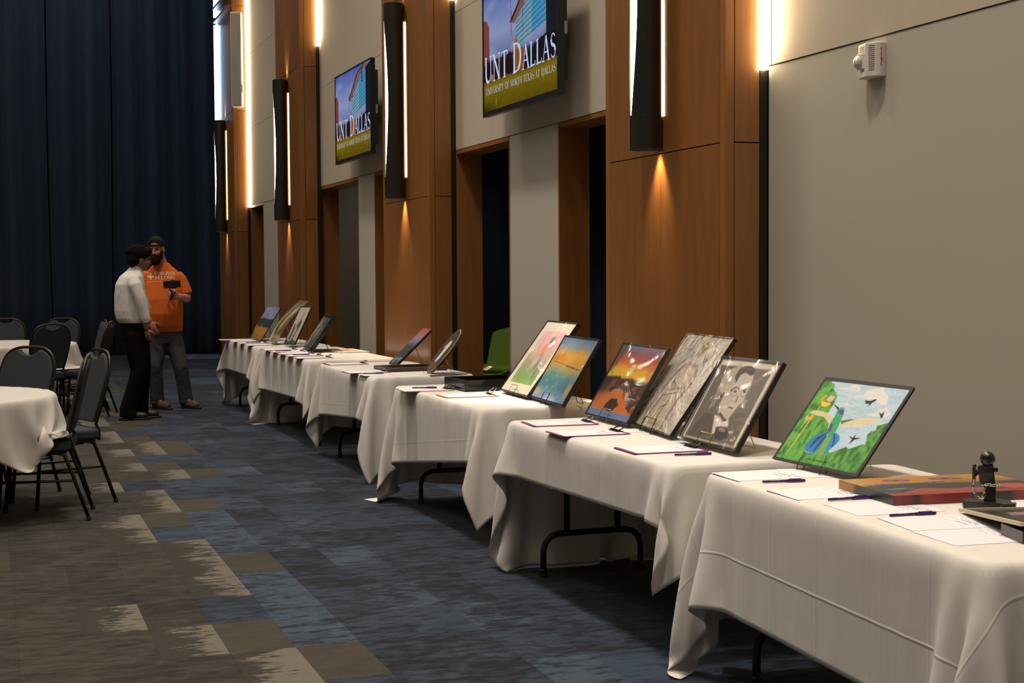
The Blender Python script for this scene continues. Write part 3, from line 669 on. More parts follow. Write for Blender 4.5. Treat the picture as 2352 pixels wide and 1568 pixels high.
# ================================================================ table linen by a small cloth solver
DEBUG = False
GR = 3.0
def drape(*a, seed=0, bend=.088, **k):
    best = None
    for n in range(4):   # a sheet that folded up over the table is dropped again
        P, UV = drape_once(*a, seed=seed+50*n, bend=bend*(1+.12*n), **k)
        sc = 0 if 'fold' not in k else max(0, P[0, :, 2].mean()-(.722-(a[1]-.38)))+max(0, P[0, 0, 2]-.42)+max(0, P[0, -1, 2]-.3)+max(0, P[-1, :, 2].mean()-.42)+max(0, P[-1, -1, 2]-.4)+max(0, P[-1, 0, 2]-.45)+.5*max(0, P[:, 0, 2].mean()-(.75-(a[3]-a[2]+.0)*0-.15))
        if DEBUG: print('drape', seed, n, round(float(sc), 3))
        if best is None or sc < best[0]: best = (sc, P, UV)
        if sc < .03: break
    return best[1], best[2]
def drape_once(L1, L0, W1, W0, inside, collide, h=.032, steps=170, seed=0, T=.727, rot=0., fold=None, bend=.09):
    """flat sheet over [-L0..L1] x [-W0..W1] (first axis = x), rotated, falling over a table top"""
    rs = np.random.RandomState(seed)
    nx = int(round((L1+L0)/h))+1; ny = int(round((W1+W0)/h))+1
    sx = np.linspace(-L0, L1, nx); sy = np.linspace(-W0, W1, ny); hx = sx[1]-sx[0]; hy = sy[1]-sy[0]
    X, Y = np.meshgrid(sx, sy, indexing='ij'); UV = np.stack([X, Y], -1)
    c, s_ = math.cos(rot), math.sin(rot)
    P = np.stack([c*X-s_*Y, s_*X+c*Y, np.full(X.shape, T)], -1)
    pin = inside(P[..., 0], P[..., 1]); wt = np.where(pin, 0., 1.)[..., None]
    if fold is not None:   # start with the overhang already folded down
        hw, hl, FL, y1_ = fold
        dx = np.maximum(np.abs(P[..., 0])-hw, 0); dy = np.maximum(np.abs(P[..., 1])-hl, 0); d = np.hypot(dx, dy)
        ph = np.arctan2(dy, dx+1e-9); al = np.radians(5+FL*np.sin(2*ph)); rx = d*np.sin(al)*np.cos(ph); ry = d*np.sin(al)*np.sin(ph)
        P[..., 0] = np.sign(P[..., 0])*(np.minimum(np.abs(P[..., 0]), hw)+rx+(dx > 0)*.004)
        P[..., 1] = np.sign(P[..., 1])*(np.minimum(np.abs(P[..., 1]), hl)+ry+(dy > 0)*.004)
        P[..., 2] = np.maximum(T-d*np.cos(al), .004)
    P[..., 2] += (rs.rand(nx, ny)-.5)*.004*(~pin)
    V = np.zeros_like(P)
    def con(A, B, wa, wb, L, k=1., only_stretch=False):
        d = B-A; l = np.sqrt((d*d).sum(-1, keepdims=True))+1e-9; ws = wa+wb
        C = (l-L); 
        if only_stretch == 'bend': C = np.minimum(C, 0)
        q = d*(C/l/np.where(ws == 0, 1, ws))*k; A += q*wa; B -= q*wb
    hd = math.hypot(hx, hy)
    dt = 1/70
    for st in range(steps):
        V *= .35 if st < 45 else (.985 if st < steps*.75 else .90); V[..., 2] -= (GR if st < steps*.6 else 2.2*GR)*dt
        Q = P+V*dt*wt
        for it in range(10):
            for p in (0, 1):
                con(Q[p:-1:2], Q[p+1::2], wt[p:-1:2], wt[p+1::2], hx)
                con(Q[:, p:-1:2], Q[:, p+1::2], wt[:, p:-1:2], wt[:, p+1::2], hy)
            if it % 2 == 0:
                for p in (0, 1):
                    con(Q[p:-1:2, :-1], Q[p+1::2, 1:], wt[p:-1:2, :-1], wt[p+1::2, 1:], hd, .25)
                    con(Q[p:-1:2, 1:], Q[p+1::2, :-1], wt[p:-1:2, 1:], wt[p+1::2, :-1], hd, .25)
                for p in (0, 1):
                    for q0 in (0, 1):
                        a = Q[q0+2*p::4]; b = Q[q0+2*p+2::4]; m = min(len(a), len(b))
                        con(a[:m], b[:m], wt[q0+2*p::4][:m], wt[q0+2*p+2::4][:m], 2*hx, bend, 'bend')
                        a = Q[:, q0+2*p::4]; b = Q[:, q0+2*p+2::4]; m = min(a.shape[1], b.shape[1])
                        con(a[:, :m], b[:, :m], wt[:, q0+2*p::4][:, :m], wt[:, q0+2*p+2::4][:, :m], 2*hy, bend, 'bend')
            collide(Q, pin); np.minimum(Q[..., 2], T+.001, out=Q[..., 2])
        V = (Q-P)/dt; sp = np.sqrt((V*V).sum(-1, keepdims=True)); V *= np.minimum(1, (.8 if st < 45 else 2.5)/(sp+1e-6)); P = Q
    m = (~pin)[1:-1, 1:-1, None]*.5
    for _ in range(2):
        for E in (P[0], P[-1], P[:, 0], P[:, -1]): E[1:-1] += ((E[:-2]+E[2:])/2-E[1:-1])*.5
        A = (P[:-2, 1:-1]+P[2:, 1:-1]+P[1:-1, :-2]+P[1:-1, 2:])/4; P[1:-1, 1:-1] += (A-P[1:-1, 1:-1])*m
        collide(P, pin)
    return P, UV
def cloth_obj(P, UV, mat, label, group, loc, cat='tablecloth'):
    nx, ny = P.shape[:2]; idx = np.arange(nx*ny).reshape(nx, ny)
    F = np.stack([idx[:-1, :-1], idx[1:, :-1], idx[1:, 1:], idx[:-1, 1:]], -1).reshape(-1, 4)
    me = bpy.data.meshes.new('tablecloth'); me.from_pydata(P.reshape(-1, 3).tolist(), [], F.tolist())
    uvl = me.uv_layers.new(name='UVMap'); uvl.data.foreach_set('uv', UV.reshape(-1, 2)[F.ravel()].astype(np.float32).ravel())
    me.materials.append(mat); me.shade_smooth()
    o = bpy.data.objects.new('tablecloth', me); COL.objects.link(o); o.location = loc
    s_ = o.modifiers.new('sub', 'SUBSURF'); s_.levels = 1; s_.render_levels = 1; s_.boundary_smooth = 'PRESERVE_CORNERS'
    s_ = o.modifiers.new('hem', 'SOLIDIFY'); s_.thickness = .0012
    return tag(o, label, cat, group)
TT = .722
def rect_table(cx, y0, y1, label, rz=0):
    """folding table, 76 cm deep; origin at the floor below its centre"""
    cy = (y0+y1)/2; hl = (y1-y0)/2; hw = .38
    t = thing('folding_table', label, 'table', (cx, cy, 0), rz, 'folding tables along the wall')
    MB().prism(rrect(-hw+.02, hw-.02, -hl+.02, hl-.02, .05), TT-.034, TT-.004).build('tabletop', M['tabletop'], t, bevel=.004)
    for k, y in enumerate((hl-.17, -hl+.17)):
        pts = [(-.25, y, .0)]+[(-.25, y, .12)]+[(-.17-.08*math.cos(a), y, .12+.08*math.sin(a)) for a in (PI/6, PI/3)]+[(-.17, y, .20)]
        pts += [(.17, y, .20)]+[(.17+.08*math.sin(a), y, .12+.08*math.cos(a)) for a in (PI/6, PI/3)]+[(.25, y, .12), (.25, y, 0)]
        lf = MB().tube(pts, .0145, 10).build('leg_frame', M['steel'], t, smooth=True)
        for x in (-.13, .13): MB().tube([(x, y, .2), (x, y, TT-.034)], .0145, 10).build('post', M['steel'], lf, smooth=True)
        for x in (-.25, .25): MB().lathe([(.018, 0), (.018, .035), (.0155, .04)], 12, (x, y, 0)).build('foot_cap', M['black_pl'], lf)
        s_ = 1 if k else -1
        MB().tube([(0, y, .45), (0, y+s_*.12, .60), (0, y+s_*.32, TT-.036)], .008, 8).build('brace', M['steel'], lf)
        MB().tube([(-.13, y, .45), (.13, y, .45)], .008, 8).build('brace', M['steel'], lf)
    return t
# x centre, y near, y far, cloth overhang: left side, near end, far end, rotation (deg), y limits
TABLES = [
 (2.655, 2.80, 4.505, .43, .52, .52, 0.0, (-9, 4.655), 'creased'), (2.68, 4.71, 6.485, .225, .34, .68, 1.0, (4.665, 6.8), ''),
 (2.76, 7.09, 8.80, .36, .41, .60, 6.5, (6.9, 9.15), ''), (2.82, 9.60, 11.26, .33, .52, .50, 3.5, (9.2, 11.45), ''),
 (2.83, 11.71, 13.86, .345, .23, .70, 1.2, (11.47, 13.98), ''), (2.83, 14.12, 16.05, .30, .45, .6, 0.5, (14.0, 17), '')]
FLS = [15, 25, 25, 25, 25, 25]
TL = ['nearest the camera, under the hummingbird picture', 'under the three wrapped pictures', 'with the black tray, third from the camera', 'with the oval eagle plaque, fourth from the camera', 'with the dark framed picture, fifth from the camera', 'farthest of the row, by the last pillar']
for k, (cx, y0, y1, ol, on, of, rot, yl, kind) in enumerate(TABLES):
    rz = math.radians(-4.1 if kind else 0); rect_table(cx, y0, y1, 'folding table '+TL[k], rz)
    hl = (y1-y0)/2; cy = (y0+y1)/2; hw = .38; rc = .06
    def sd(x, y, hw=hw, hl=hl, rc=rc):
        qx = np.abs(x)-(hw+.002)+rc; qy = np.abs(y)-(hl+.002)+rc
        return np.hypot(np.maximum(qx, 0), np.maximum(qy, 0))+np.minimum(np.maximum(qx, qy), 0)-rc
    def inside(x, y, sd=sd): return sd(x, y) < -.016
    def collide(Q, pin, sd=sd, yl=yl, cx=cx, cy=cy):
        x, y, z = Q[..., 0], Q[..., 1], Q[..., 2]; d = sd(x, y)
        m = (d < 0) & ~pin & (z > TT-.05); z[m] = np.maximum(z[m], .727-.012*np.clip((d[m]+.02)/.02, 0, 1)**2)
        m = (d < 0) & ~pin & (z <= TT-.05) & (d > -.08)
        if m.any():
            e = 1e-3; gx = (sd(x[m]+e, y[m])-d[m])/e; gy = (sd(x[m], y[m]+e)-d[m])/e; x[m] -= gx*d[m]; y[m] -= gy*d[m]
        np.maximum(z, .004, out=z); np.clip(y, yl[0]-cy, yl[1]-cy, out=y); np.minimum(x, 3.35-cx, out=x)
    P, UV = drape(.38+max(.36, 1.52-.76-ol), .38+ol, hl+of, hl+on, inside, collide, seed=k, rot=math.radians(rot), fold=(hw, hl, FLS[k], 0), steps=200)
    cloth_obj(P, UV, M['cloth_c'] if kind else M['cloth'], 'white cloth on the folding table '+TL[k], 'white cloths on the folding tables', (cx, cy, 0)).rotation_euler[2] = rz
# round banquet tables on the left
ROUND = [(-.38, 9.2, .77, 'nearer round banquet table at the left edge', 11), (.0, 16.1, .90, 'farther round banquet table at the left edge', 20)]
CH = [  # rear-feet midpoint x, y, facing direction, label
 (.56, 8.97, (-.99, .12), 'blue padded banquet chair right of the near round table, nearest the camera'),
 (.67, 9.60, (-.94, -.34), 'blue padded banquet chair just behind the nearest chair, right of the near round table'),
 (.27, 10.16, (-.62, -.78), 'blue padded banquet chair behind the near round table, handle hole visible'),
 (.60, 14.93, (-.45, .89), 'dark chair back in front of the far round table'),
 (.80, 17.0, (-.42, -.90), 'chair behind the far round table, partly hidden by the dark chair back'),
 (.20, 17.2, (-.1, -.99), 'chair behind the far round table, cut by the left picture edge'),
 (1.19, 16.15, (-.99, -.05), 'farther of the two chairs seen edge-on left of the two men'),
 (1.20, 15.42, (-.96, .28), 'nearer of the two chairs seen edge-on left of the two men')]
BACK = .30
for k, (cx, cy, R, label, ang) in enumerate(ROUND):
    t = thing('round_table', label, 'table', (cx, cy, 0), 0, 'round banquet tables')
    MB().prism(ngon(0, 0, R-.025, R-.025, 48), TT-.034, TT-.004).build('tabletop', M['tabletop'], t, bevel=.004)
    for a in range(4):
        an = a*PI/2+.3; p = Vector((math.cos(an), math.sin(an), 0))
        MB().tube([p*.30+Vector((0, 0, TT-.03)), p*.34+Vector((0, 0, .25)), p*.42+Vector((0, 0, 0))], .014).build('leg', M['steel'], t)
    seats = []
    for (bx, by, fd, lb) in CH:
        f = Vector((fd[0], fd[1], 0)).normalized(); ox, oy = bx+f.x*BACK-cx, by+f.y*BACK-cy
        if math.hypot(ox, oy) < 1.6: seats.append((ox, oy, f.x, f.y))
    def inside(x, y, R=R): return np.hypot(x, y) < R-.012
    def collide(Q, pin, R=R, seats=seats):
        x, y, z = Q[..., 0], Q[..., 1], Q[..., 2]; r = np.hypot(x, y)+1e-9
        m = (r < R) & ~pin & (z > TT-.05); z[m] = np.maximum(z[m], .722)
        m = (r < R+.003) & ~pin & (z <= TT-.03) & (r > R-.15); s_ = (R+.004)/r[m]; x[m] *= s_; y[m] *= s_
        for (ox, oy, fx, fy) in seats:
            lx = (x-ox)*fy-(y-oy)*fx; ly = (x-ox)*fx+(y-oy)*fy
            m = (np.abs(lx) < .235) & (ly < .24) & (ly > -.2) & (z < .487) & (z > .33); z[m] = .487
            m = (np.abs(lx) < .235) & (ly < -.2) & (ly > -.33) & (z < .95); x[m] += fx*(-.2-ly[m]); y[m] += fy*(-.2-ly[m])
        np.maximum(z, .004, out=z)
    s = 1.01 if R < .8 else 1.12
    P, UV = drape(s, s, s, s, inside, collide, seed=20+k, rot=math.radians(ang), h=.032, bend=.06, steps=280)
    cloth_obj(P, UV, M['cloth_w'], 'ivory cloth draped over the '+label, 'ivory cloths on the round tables', (cx, cy, 0))
# ================================================================ banquet chairs
def chair():
    t = thing('banquet_chair', 'chair', 'chair', (0, 0, 0), 0, 'blue padded banquet chairs around the round tables')
    # local: faces -y, rear feet at y = +BACK
    MB().prism(rrect(-.215, .215, -.21, .22, .07, 6), .405, .475).build('seat', M['chairfab'], t, smooth=False, bevel=.022, segs=4)
    def outline(k=0., n=27):
        P = [(-.172+k, .50+k), (-.192+k, .60), (-.206+k, .70)]
        for i in range(n):
            th = PI*i/(n-1); c_, s_ = math.cos(th), math.sin(th)
            P.append((-(.212-k)*math.copysign(abs(c_)**.62, c_), .765+(.190-k)*max(0, s_)**.85))
        return P+[(.206-k, .70), (.192-k, .60), (.172-k, .50+k)]
    def lean(x, z, d=0.): return (x, .185+(z-.47)*.24+d, z)
    pad = outline(.011); top = [p for p in pad]
    # pad polygon with a dip under the carrying hole
    P = [p for p in pad if not (abs(p[0]) < .080 and p[1] > .85)]; L = len(P)//2
    dip = [(-.070, .926), (-.05, .912), (-.025, .905), (0, .903), (.025, .905), (.05, .912), (.070, .926)]
    poly = P[:L]+dip+P[L:]
    n = len(poly); vs = [lean(x, z, -.022) for x, z in poly]+[lean(x, z, .02) for x, z in poly]
    MB().add(vs, [tuple(range(n)), tuple(range(2*n-1, n-1, -1))]+[(i, (i+1) % n, n+(i+1) % n, n+i) for i in range(n)]).build('backrest', M['chairfab'], t, bevel=.009, segs=3)
    fr = [(-.175, .21, .40), (-.175, .21, .46)]+[lean(x, z) for x, z in outline(0)]+[(.175, .21, .46), (.175, .21, .40)]
    MB().tube(fr, .0105, 8).build('back_frame', M['chairframe'], t, smooth=True)
    for s_ in (-1, 1):
        MB().tube([(s_*.185, -.12, .40), (s_*.19, .12, .40), (s_*.19, .17, .385), (s_*.195, .22, .25), (s_*.205, BACK, .012)], .0115, 8).build('leg', M['chairframe'], t, smooth=True)
        MB().tube([(s_*.185, .10, .392), (s_*.185, -.13, .395), (s_*.188, -.175, .36), (s_*.20, -.205, .012)], .0115, 8).build('leg', M['chairframe'], t, smooth=True)
        MB().tube([(s_*.193, .225, .235), (s_*.192, -.19, .235)], .008, 8).build('stretcher', M['chairframe'], t)
        for y in (BACK, -.205): MB().lathe([(.014, 0), (.014, .02), (.012, .024)], 10, (s_*(.205 if y > 0 else .20), y, 0)).build('foot_cap', M['black_pl'], t)
    MB().tube([(-.188, -.185, .33), (.188, -.185, .33)], .009, 8).build('stretcher', M['chairframe'], t)
    MB().box(-.19, .19, -.15, .18, .395, .406).build('seat_frame', M['chairframe'], t)
    return t
proto = chair()
for k, (bx, by, fd, lb) in enumerate(CH):
    f = Vector((fd[0], fd[1], 0)).normalized(); c = proto if k == 0 else copy_tree(proto)
    c.location = (bx+f.x*BACK, by+f.y*BACK, 0); c.rotation_euler = (0, 0, math.atan2(f.x, -f.y)); c['label'] = lb
ZT = .7275
BIRD=[
 ('b2cbdc',[(0.019,0.031),(0.991,0.014),(0.977,0.976),(0.019,0.977)]),
 ('4c9a38',[(0.019,0.977),(0.092,0.974),(0.121,0.938),(0.162,0.932),(0.179,0.869),(0.237,0.838),(0.279,0.787),(0.290,0.740),(0.289,0.673),(0.292,0.598),(0.285,0.571),(0.375,0.486),(0.417,0.392),(0.573,0.176),(0.019,0.031)]),
 ('3f8137',[(0.573,0.176),(0.640,0.228),(0.710,0.276),(0.747,0.257),(0.849,0.329),(0.879,0.334),(0.842,0.437),(0.860,0.483),(0.899,0.498),(0.876,0.544),(0.924,0.569),(0.982,0.597),(0.991,0.014),(0.541,0.016)]),
 ('d0d2d0',[(0.219,0.884),(0.326,0.910),(0.370,0.954),(0.442,0.945),(0.488,0.888),(0.429,0.866),(0.343,0.884)]),
 ('d6d6d2',[(0.373,0.803),(0.545,0.840),(0.556,0.907),(0.691,0.957),(0.733,0.920),(0.791,0.881),(0.838,0.801),(0.789,0.768),(0.662,0.811),(0.486,0.806)]),
 ('d0d2d0',[(0.368,0.711),(0.417,0.749),(0.521,0.705),(0.445,0.708)]),
 ('d0d2d0',[(0.692,0.635),(0.771,0.674),(0.785,0.726),(0.880,0.751),(0.933,0.686),(0.941,0.651),(0.796,0.638)]),
 ('cdbf96',[(0.083,0.574),(0.110,0.604),(0.196,0.615),(0.285,0.597),(0.375,0.562),(0.388,0.505),(0.360,0.496),(0.272,0.552),(0.186,0.554)]),
 ('d3c7a6',[(0.483,0.540),(0.577,0.573),(0.734,0.610),(0.896,0.610),(0.844,0.567),(0.752,0.521),(0.612,0.483),(0.495,0.483)]),
 ('5b6a50',[(0.483,0.540),(0.578,0.572),(0.625,0.575),(0.540,0.529),(0.510,0.498)]),
 ('2ea066',[(0.373,0.654),(0.390,0.678),(0.434,0.681),(0.466,0.620),(0.480,0.556),(0.493,0.474),(0.503,0.408),(0.509,0.323),(0.456,0.339),(0.405,0.415),(0.388,0.505),(0.383,0.589)]),
 ('55429a',[(0.385,0.648),(0.441,0.658),(0.462,0.620),(0.443,0.600),(0.393,0.624)]),
 ('4b4880',[(0.390,0.489),(0.424,0.495),(0.448,0.415),(0.428,0.368),(0.403,0.432)]),
 ('1b1a20',[(0.268,0.718),(0.378,0.672),(0.380,0.643)]),
 ('1f78b8',[(0.405,0.390),(0.322,0.348),(0.283,0.263),(0.271,0.208),(0.310,0.163),(0.383,0.112),(0.429,0.160),(0.444,0.242),(0.443,0.345)]),
 ('123a6a',[(0.410,0.382),(0.342,0.317),(0.331,0.203),(0.346,0.197),(0.375,0.294),(0.422,0.371)]),
 ('123a6a',[(0.423,0.363),(0.398,0.285),(0.395,0.171),(0.407,0.169),(0.428,0.265),(0.437,0.353)]),
 ('6fa040',[(0.443,0.345),(0.494,0.346),(0.519,0.256),(0.535,0.155),(0.475,0.117),(0.444,0.242)]),
 ('2382c2',[(0.491,0.388),(0.513,0.405),(0.570,0.378),(0.600,0.332),(0.590,0.279),(0.558,0.212),(0.525,0.144),(0.509,0.272)]),
 ('12325c',[(0.497,0.385),(0.510,0.392),(0.557,0.315),(0.571,0.249),(0.559,0.242),(0.542,0.312)]),
 ('e0bf20',[(0.134,0.721),(0.253,0.708),(0.252,0.683),(0.209,0.659),(0.165,0.668)]),
 ('d9a79a',[(0.182,0.738),(0.193,0.798),(0.252,0.791),(0.253,0.733),(0.228,0.721)]),
 ('e09a28',[(0.111,0.718),(0.138,0.805),(0.155,0.791),(0.134,0.721)]),
 ('e0a028',[(0.087,0.442),(0.130,0.561),(0.160,0.541),(0.118,0.474)]),
 ('dcb0a4',[(0.085,0.485),(0.078,0.535),(0.104,0.522),(0.101,0.488)]),
 ('c8a830',[(0.139,0.537),(0.156,0.532),(0.132,0.106),(0.120,0.110)]),
 ('c8a830',[(0.146,0.665),(0.156,0.663),(0.159,0.610),(0.150,0.613)]),
 ('151310',[(0.594,0.791),(0.650,0.793),(0.696,0.821),(0.713,0.813),(0.687,0.775),(0.668,0.718),(0.665,0.759),(0.623,0.755)]),
 ('151310',[(0.811,0.694),(0.850,0.672),(0.862,0.707),(0.881,0.632),(0.861,0.633)]),
 ('151310',[(0.656,0.394),(0.713,0.383),(0.728,0.429),(0.735,0.388),(0.799,0.391),(0.746,0.364),(0.717,0.303),(0.718,0.363)]),
]
PORTRAIT=[
 ('cfc4ae',[(0.053,0.015),(0.976,0.019),(0.974,0.986),(0.034,0.981)]),
 ('69625a',[(0.072,0.027),(0.946,0.026),(0.940,0.930),(0.050,0.921)]),
 ('8f877b',[(0.333,0.911),(0.179,0.809),(0.206,0.661),(0.209,0.611),(0.232,0.375),(0.289,0.420),(0.305,0.559),(0.440,0.661),(0.435,0.735),(0.365,0.802),(0.410,0.881)]),
 ('b3aa9b',[(0.333,0.911),(0.210,0.863),(0.182,0.759),(0.224,0.638),(0.287,0.582),(0.394,0.607),(0.431,0.673),(0.435,0.735),(0.365,0.802),(0.396,0.967),(0.351,0.957)]),
 ('b9b0a2',[(0.416,0.783),(0.402,0.868),(0.490,0.913),(0.611,0.912),(0.670,0.844),(0.710,0.715),(0.718,0.571),(0.671,0.432),(0.640,0.295),(0.540,0.287),(0.435,0.340),(0.370,0.455),(0.362,0.578),(0.431,0.673)]),
 ('2c2724',[(0.386,0.866),(0.440,0.933),(0.548,0.949),(0.630,0.920),(0.670,0.856),(0.624,0.828),(0.513,0.860),(0.455,0.823),(0.452,0.724),(0.417,0.758)]),
 ('4a443f',[(0.435,0.340),(0.458,0.368),(0.575,0.310),(0.648,0.296),(0.589,0.270)]),
 ('544d46',[(0.425,0.635),(0.475,0.684),(0.553,0.674),(0.546,0.661),(0.489,0.667),(0.447,0.619)]),
 ('544d46',[(0.618,0.657),(0.668,0.680),(0.717,0.662),(0.681,0.664),(0.636,0.644)]),
 ('3a3430',[(0.475,0.628),(0.506,0.644),(0.548,0.630),(0.523,0.612)]),
 ('3a3430',[(0.631,0.640),(0.662,0.655),(0.698,0.641),(0.674,0.624)]),
 ('77705f',[(0.522,0.523),(0.591,0.513),(0.598,0.526),(0.582,0.592),(0.602,0.588),(0.628,0.506),(0.540,0.511)]),
 ('4f4740',[(0.529,0.436),(0.571,0.450),(0.641,0.438),(0.606,0.426),(0.544,0.428)]),
 ('cfc8bc',[(0.387,0.321),(0.453,0.318),(0.574,0.267),(0.644,0.290),(0.692,0.218),(0.581,0.214),(0.545,0.147),(0.515,0.094),(0.451,0.207)]),
 ('3d3834',[(0.510,0.191),(0.581,0.214),(0.700,0.207),(0.774,0.147),(0.770,0.086),(0.670,0.058),(0.574,0.067)]),
 ('8a8276',[(0.559,0.174),(0.605,0.205),(0.694,0.182),(0.680,0.156),(0.608,0.157)]),
 ('57504a',[(0.209,0.334),(0.387,0.321),(0.451,0.207),(0.516,0.082),(0.266,0.036),(0.095,0.034)]),
 ('cfc4ae',[(0.919,0.932),(0.943,0.930),(0.960,0.034),(0.939,0.034)]),
]
def plane_frame(yaw, tilt):
    y = math.radians(yaw); t = math.radians(tilt)
    e = Vector((math.cos(y), math.sin(y), 0)); nb = Vector((-math.sin(y), math.cos(y), 0))
    up = Vector((0, 0, 1))*math.cos(t)+nb*math.sin(t); n = up.cross(e)*-1
    n = e.cross(up)  # out of the picture, towards the viewer
    return e, up, n, nb
def easel(label, w, yaw, tilt, org, mat, half, hook=.045, ap=.22):
    """wire table easel; org = world bottom left corner of the picture"""
    e, up, n, nb = plane_frame(yaw, tilt); c = Vector(org)+e*w/2; base = Vector((c.x, c.y, ZT))
    t = thing('wire_easel', label, 'easel', base, 0, 'wire easels holding the pictures'); o = c-base
    zf = Vector((0, 0, .0035)); D = lambda a, b, k: o+e*a+up*b+n*k
    def ground(p): return Vector((p.x, p.y, .0035))
    front = [D(-half, .004, -.014), ground(D(-half, -.012, -.012)), ground(D(-half, -.012, .016)), D(-half, .004, .018), D(-half*.98, hook, .020), D(half*.98, hook, .020), D(half, .004, .018), ground(D(half, -.012, .016)), ground(D(half, -.012, -.012)), D(half, .004, -.014)]
    MB().tube(front, .0019, 6).build('front_hook', mat, t)
    apx = D(0, ap, -.016)
    for s in (-1, 1):
        MB().tube([D(s*half, .004, -.014), D(s*half*.7, ap*.5, -.014), D(s*.008, ap, -.014)], .0019, 6).build('upright', mat, t)
    back = o+nb*(ap*math.sin(math.radians(tilt))+.075)
    MB().tube([apx-e*.008, ground(back-e*.05), ground(back+e*.05), apx+e*.008], .0019, 6).build('rear_leg', mat, t)
    return t
def art(name, label, cat, g, canvas=None, frame=None, fw=.012, ft=.014, mat_m=0., film=None, pmat='paint', board='black_mt', easel_d=None, sag=0., z0=.745, group='pictures standing on wire easels', smooth=False):
    x, y, yaw, w, h, tilt = g; e, up, n, nb = plane_frame(yaw, tilt)
    base = Vector((x, y, z0)); t = thing(name, label, cat, base, 0, group)
    R_ = Matrix((e, up, n)).transposed()
    def bx(a0, a1, b0, b1, c0, c1, nm, m, **k): return MB().box(a0, a1, b0, b1, c0, c1, R_).build(nm, m, t, **k)
    th = ft
    if not sag: bx(.002, w-.002, .002, h-.002, -th, 0, 'backing_board', M[board])
    if frame:
        for q in ((0, w, 0, fw), (0, w, h-fw, h), (0, fw, fw, h-fw), (w-fw, w, fw, h-fw)): bx(*q, -th, .006, 'frame_bar', M[frame], bevel=.0012, segs=1)
    f = fw if frame else 0.
    if mat_m: bx(f, w-f, f, h-f, .0004, .0016, 'mat_board', M['mat'])
    i0, i1, j0, j1 = f+mat_m, w-f-mat_m, f+mat_m, h-f-mat_m
    ra, ru, rn = np.array(e), np.array(up), np.array(n)
    def fn(U, V):
        a = i0+U*(i1-i0); b = j0+V*(j1-j0); s = -sag*4*(V*(1-V)*0+V**2*.5)
        if sag: s = -sag*np.sin(np.clip(V, 0, 1)*PI/2)**2*0 + sag*(np.sin(V*PI))
        return a[:, None]*ra+b[:, None]*ru+(.0022+(s if sag else 0))[..., None]*rn if sag else a[:, None]*ra+b[:, None]*ru+.0022*rn
    if canvas is not None:
        p = canvas.mesh('picture', M[pmat], fn, t, smooth=bool(sag))
        if sag: p.modifiers.new('card', 'SOLIDIFY').thickness = .004
    if film:
        cv = Canvas(26, 26); rs = np.random.RandomState(len(label))
        bul = lambda U, V: .0085+.016*np.sin(PI*U)*np.sin(PI*V)
        cv.mesh('plastic_sleeve', M[film], lambda U, V: ((U*w)[:, None]*ra+(V*h)[:, None]*ru+bul(U, V)[:, None]*rn), t, smooth=True)
    if easel_d: easel(easel_d[0], w, yaw, tilt, base, M[easel_d[1]], easel_d[2] if len(easel_d) > 2 else .05, *(easel_d[3:]))
    return t
# --- hummingbird drawing
c = Canvas(330, 250, '4c9a38'); c.polys(BIRD[:1])
c.put(vnoise(c.U, c.V, (6, 40), 2, 4) > .53, 'a3bccb', .5)
c.poly('449036', [(0, 0), (.75, 0), (.70, .14), (.50, .22), (.36, .2), (.30, .35), (0, .40)]); c.polys(BIRD[1:3], .012)
g_ = vnoise(c.U, c.V, (30, 14), 7, 4); m_ = (c.C[..., 1] > c.C[..., 2]*1.8) & (c.C[..., 1] > c.C[..., 0]*1.5)
c.put(m_*np.clip((g_-.48)*3, 0, .6), '6fae42'); c.put(m_*np.clip((.48-g_)*5, 0, .8), '1f5c22')
c.polys(BIRD[3:7], .02); c.polys(BIRD[7:], .005); c.blur(1); c.grain(.14, 90)
b0 = .03
c.put((c.U < .012) | (c.U > .988) | (c.V < .016) | (c.V > .984), '1a1a1b')
for (p, q, r, s) in ((0, .03, 0, 1), (.972, 1, 0, 1), (0, 1, 0, .032), (0, 1, .958, 1)): c.put((c.U >= p) & (c.U <= q) & (c.V >= r) & (c.V <= s), '2b2a2c')
art('hummingbird_drawing', 'colourful hummingbird drawing with black border on the nearest table', 'picture', (2.666, 4.614, -88.6, .527, .368, 38.1), c, None, 0, .006, easel_d=('chrome wire easel under the hummingbird drawing', 'chrome', .07))
# --- pencil portrait
GLASSES = [(sum(p[0] for p in q)/4, sum(p[1] for p in q)/4) for c_, q in PORTRAIT if c_ == '3a3430']
c = Canvas(210, 170, '69625a'); c.polys(PORTRAIT[:2], 0); c.polys([q for q in PORTRAIT[2:-1] if q[0] not in ('544d46', '3a3430', '77705f', '4f4740')], .006); c.blur(2); c.polys([q for q in PORTRAIT if q[0] in ('544d46', '3a3430', '77705f', '4f4740')], .003); c.blur(1); c.polys(PORTRAIT[-1:]); g_ = vnoise(c.U, c.V, 9, 3, 4)
c.C *= (.86+.28*g_)[..., None]
for u, v in GLASSES:
    d = np.hypot((c.U-u)/.050, (c.V-v)/.062); c.put(np.abs(d-1) < .05, '3c3733', .75)
c.grain(.06, 80)
art('portrait_drawing', 'black and white pencil portrait of a man with glasses, framed in black', 'picture', (2.646, 5.338, -91.3, .510, .390, 31.6), c, 'black_pl', .010, film='film', easel_d=('brass wire easel under the pencil portrait', 'brasswire', .055))
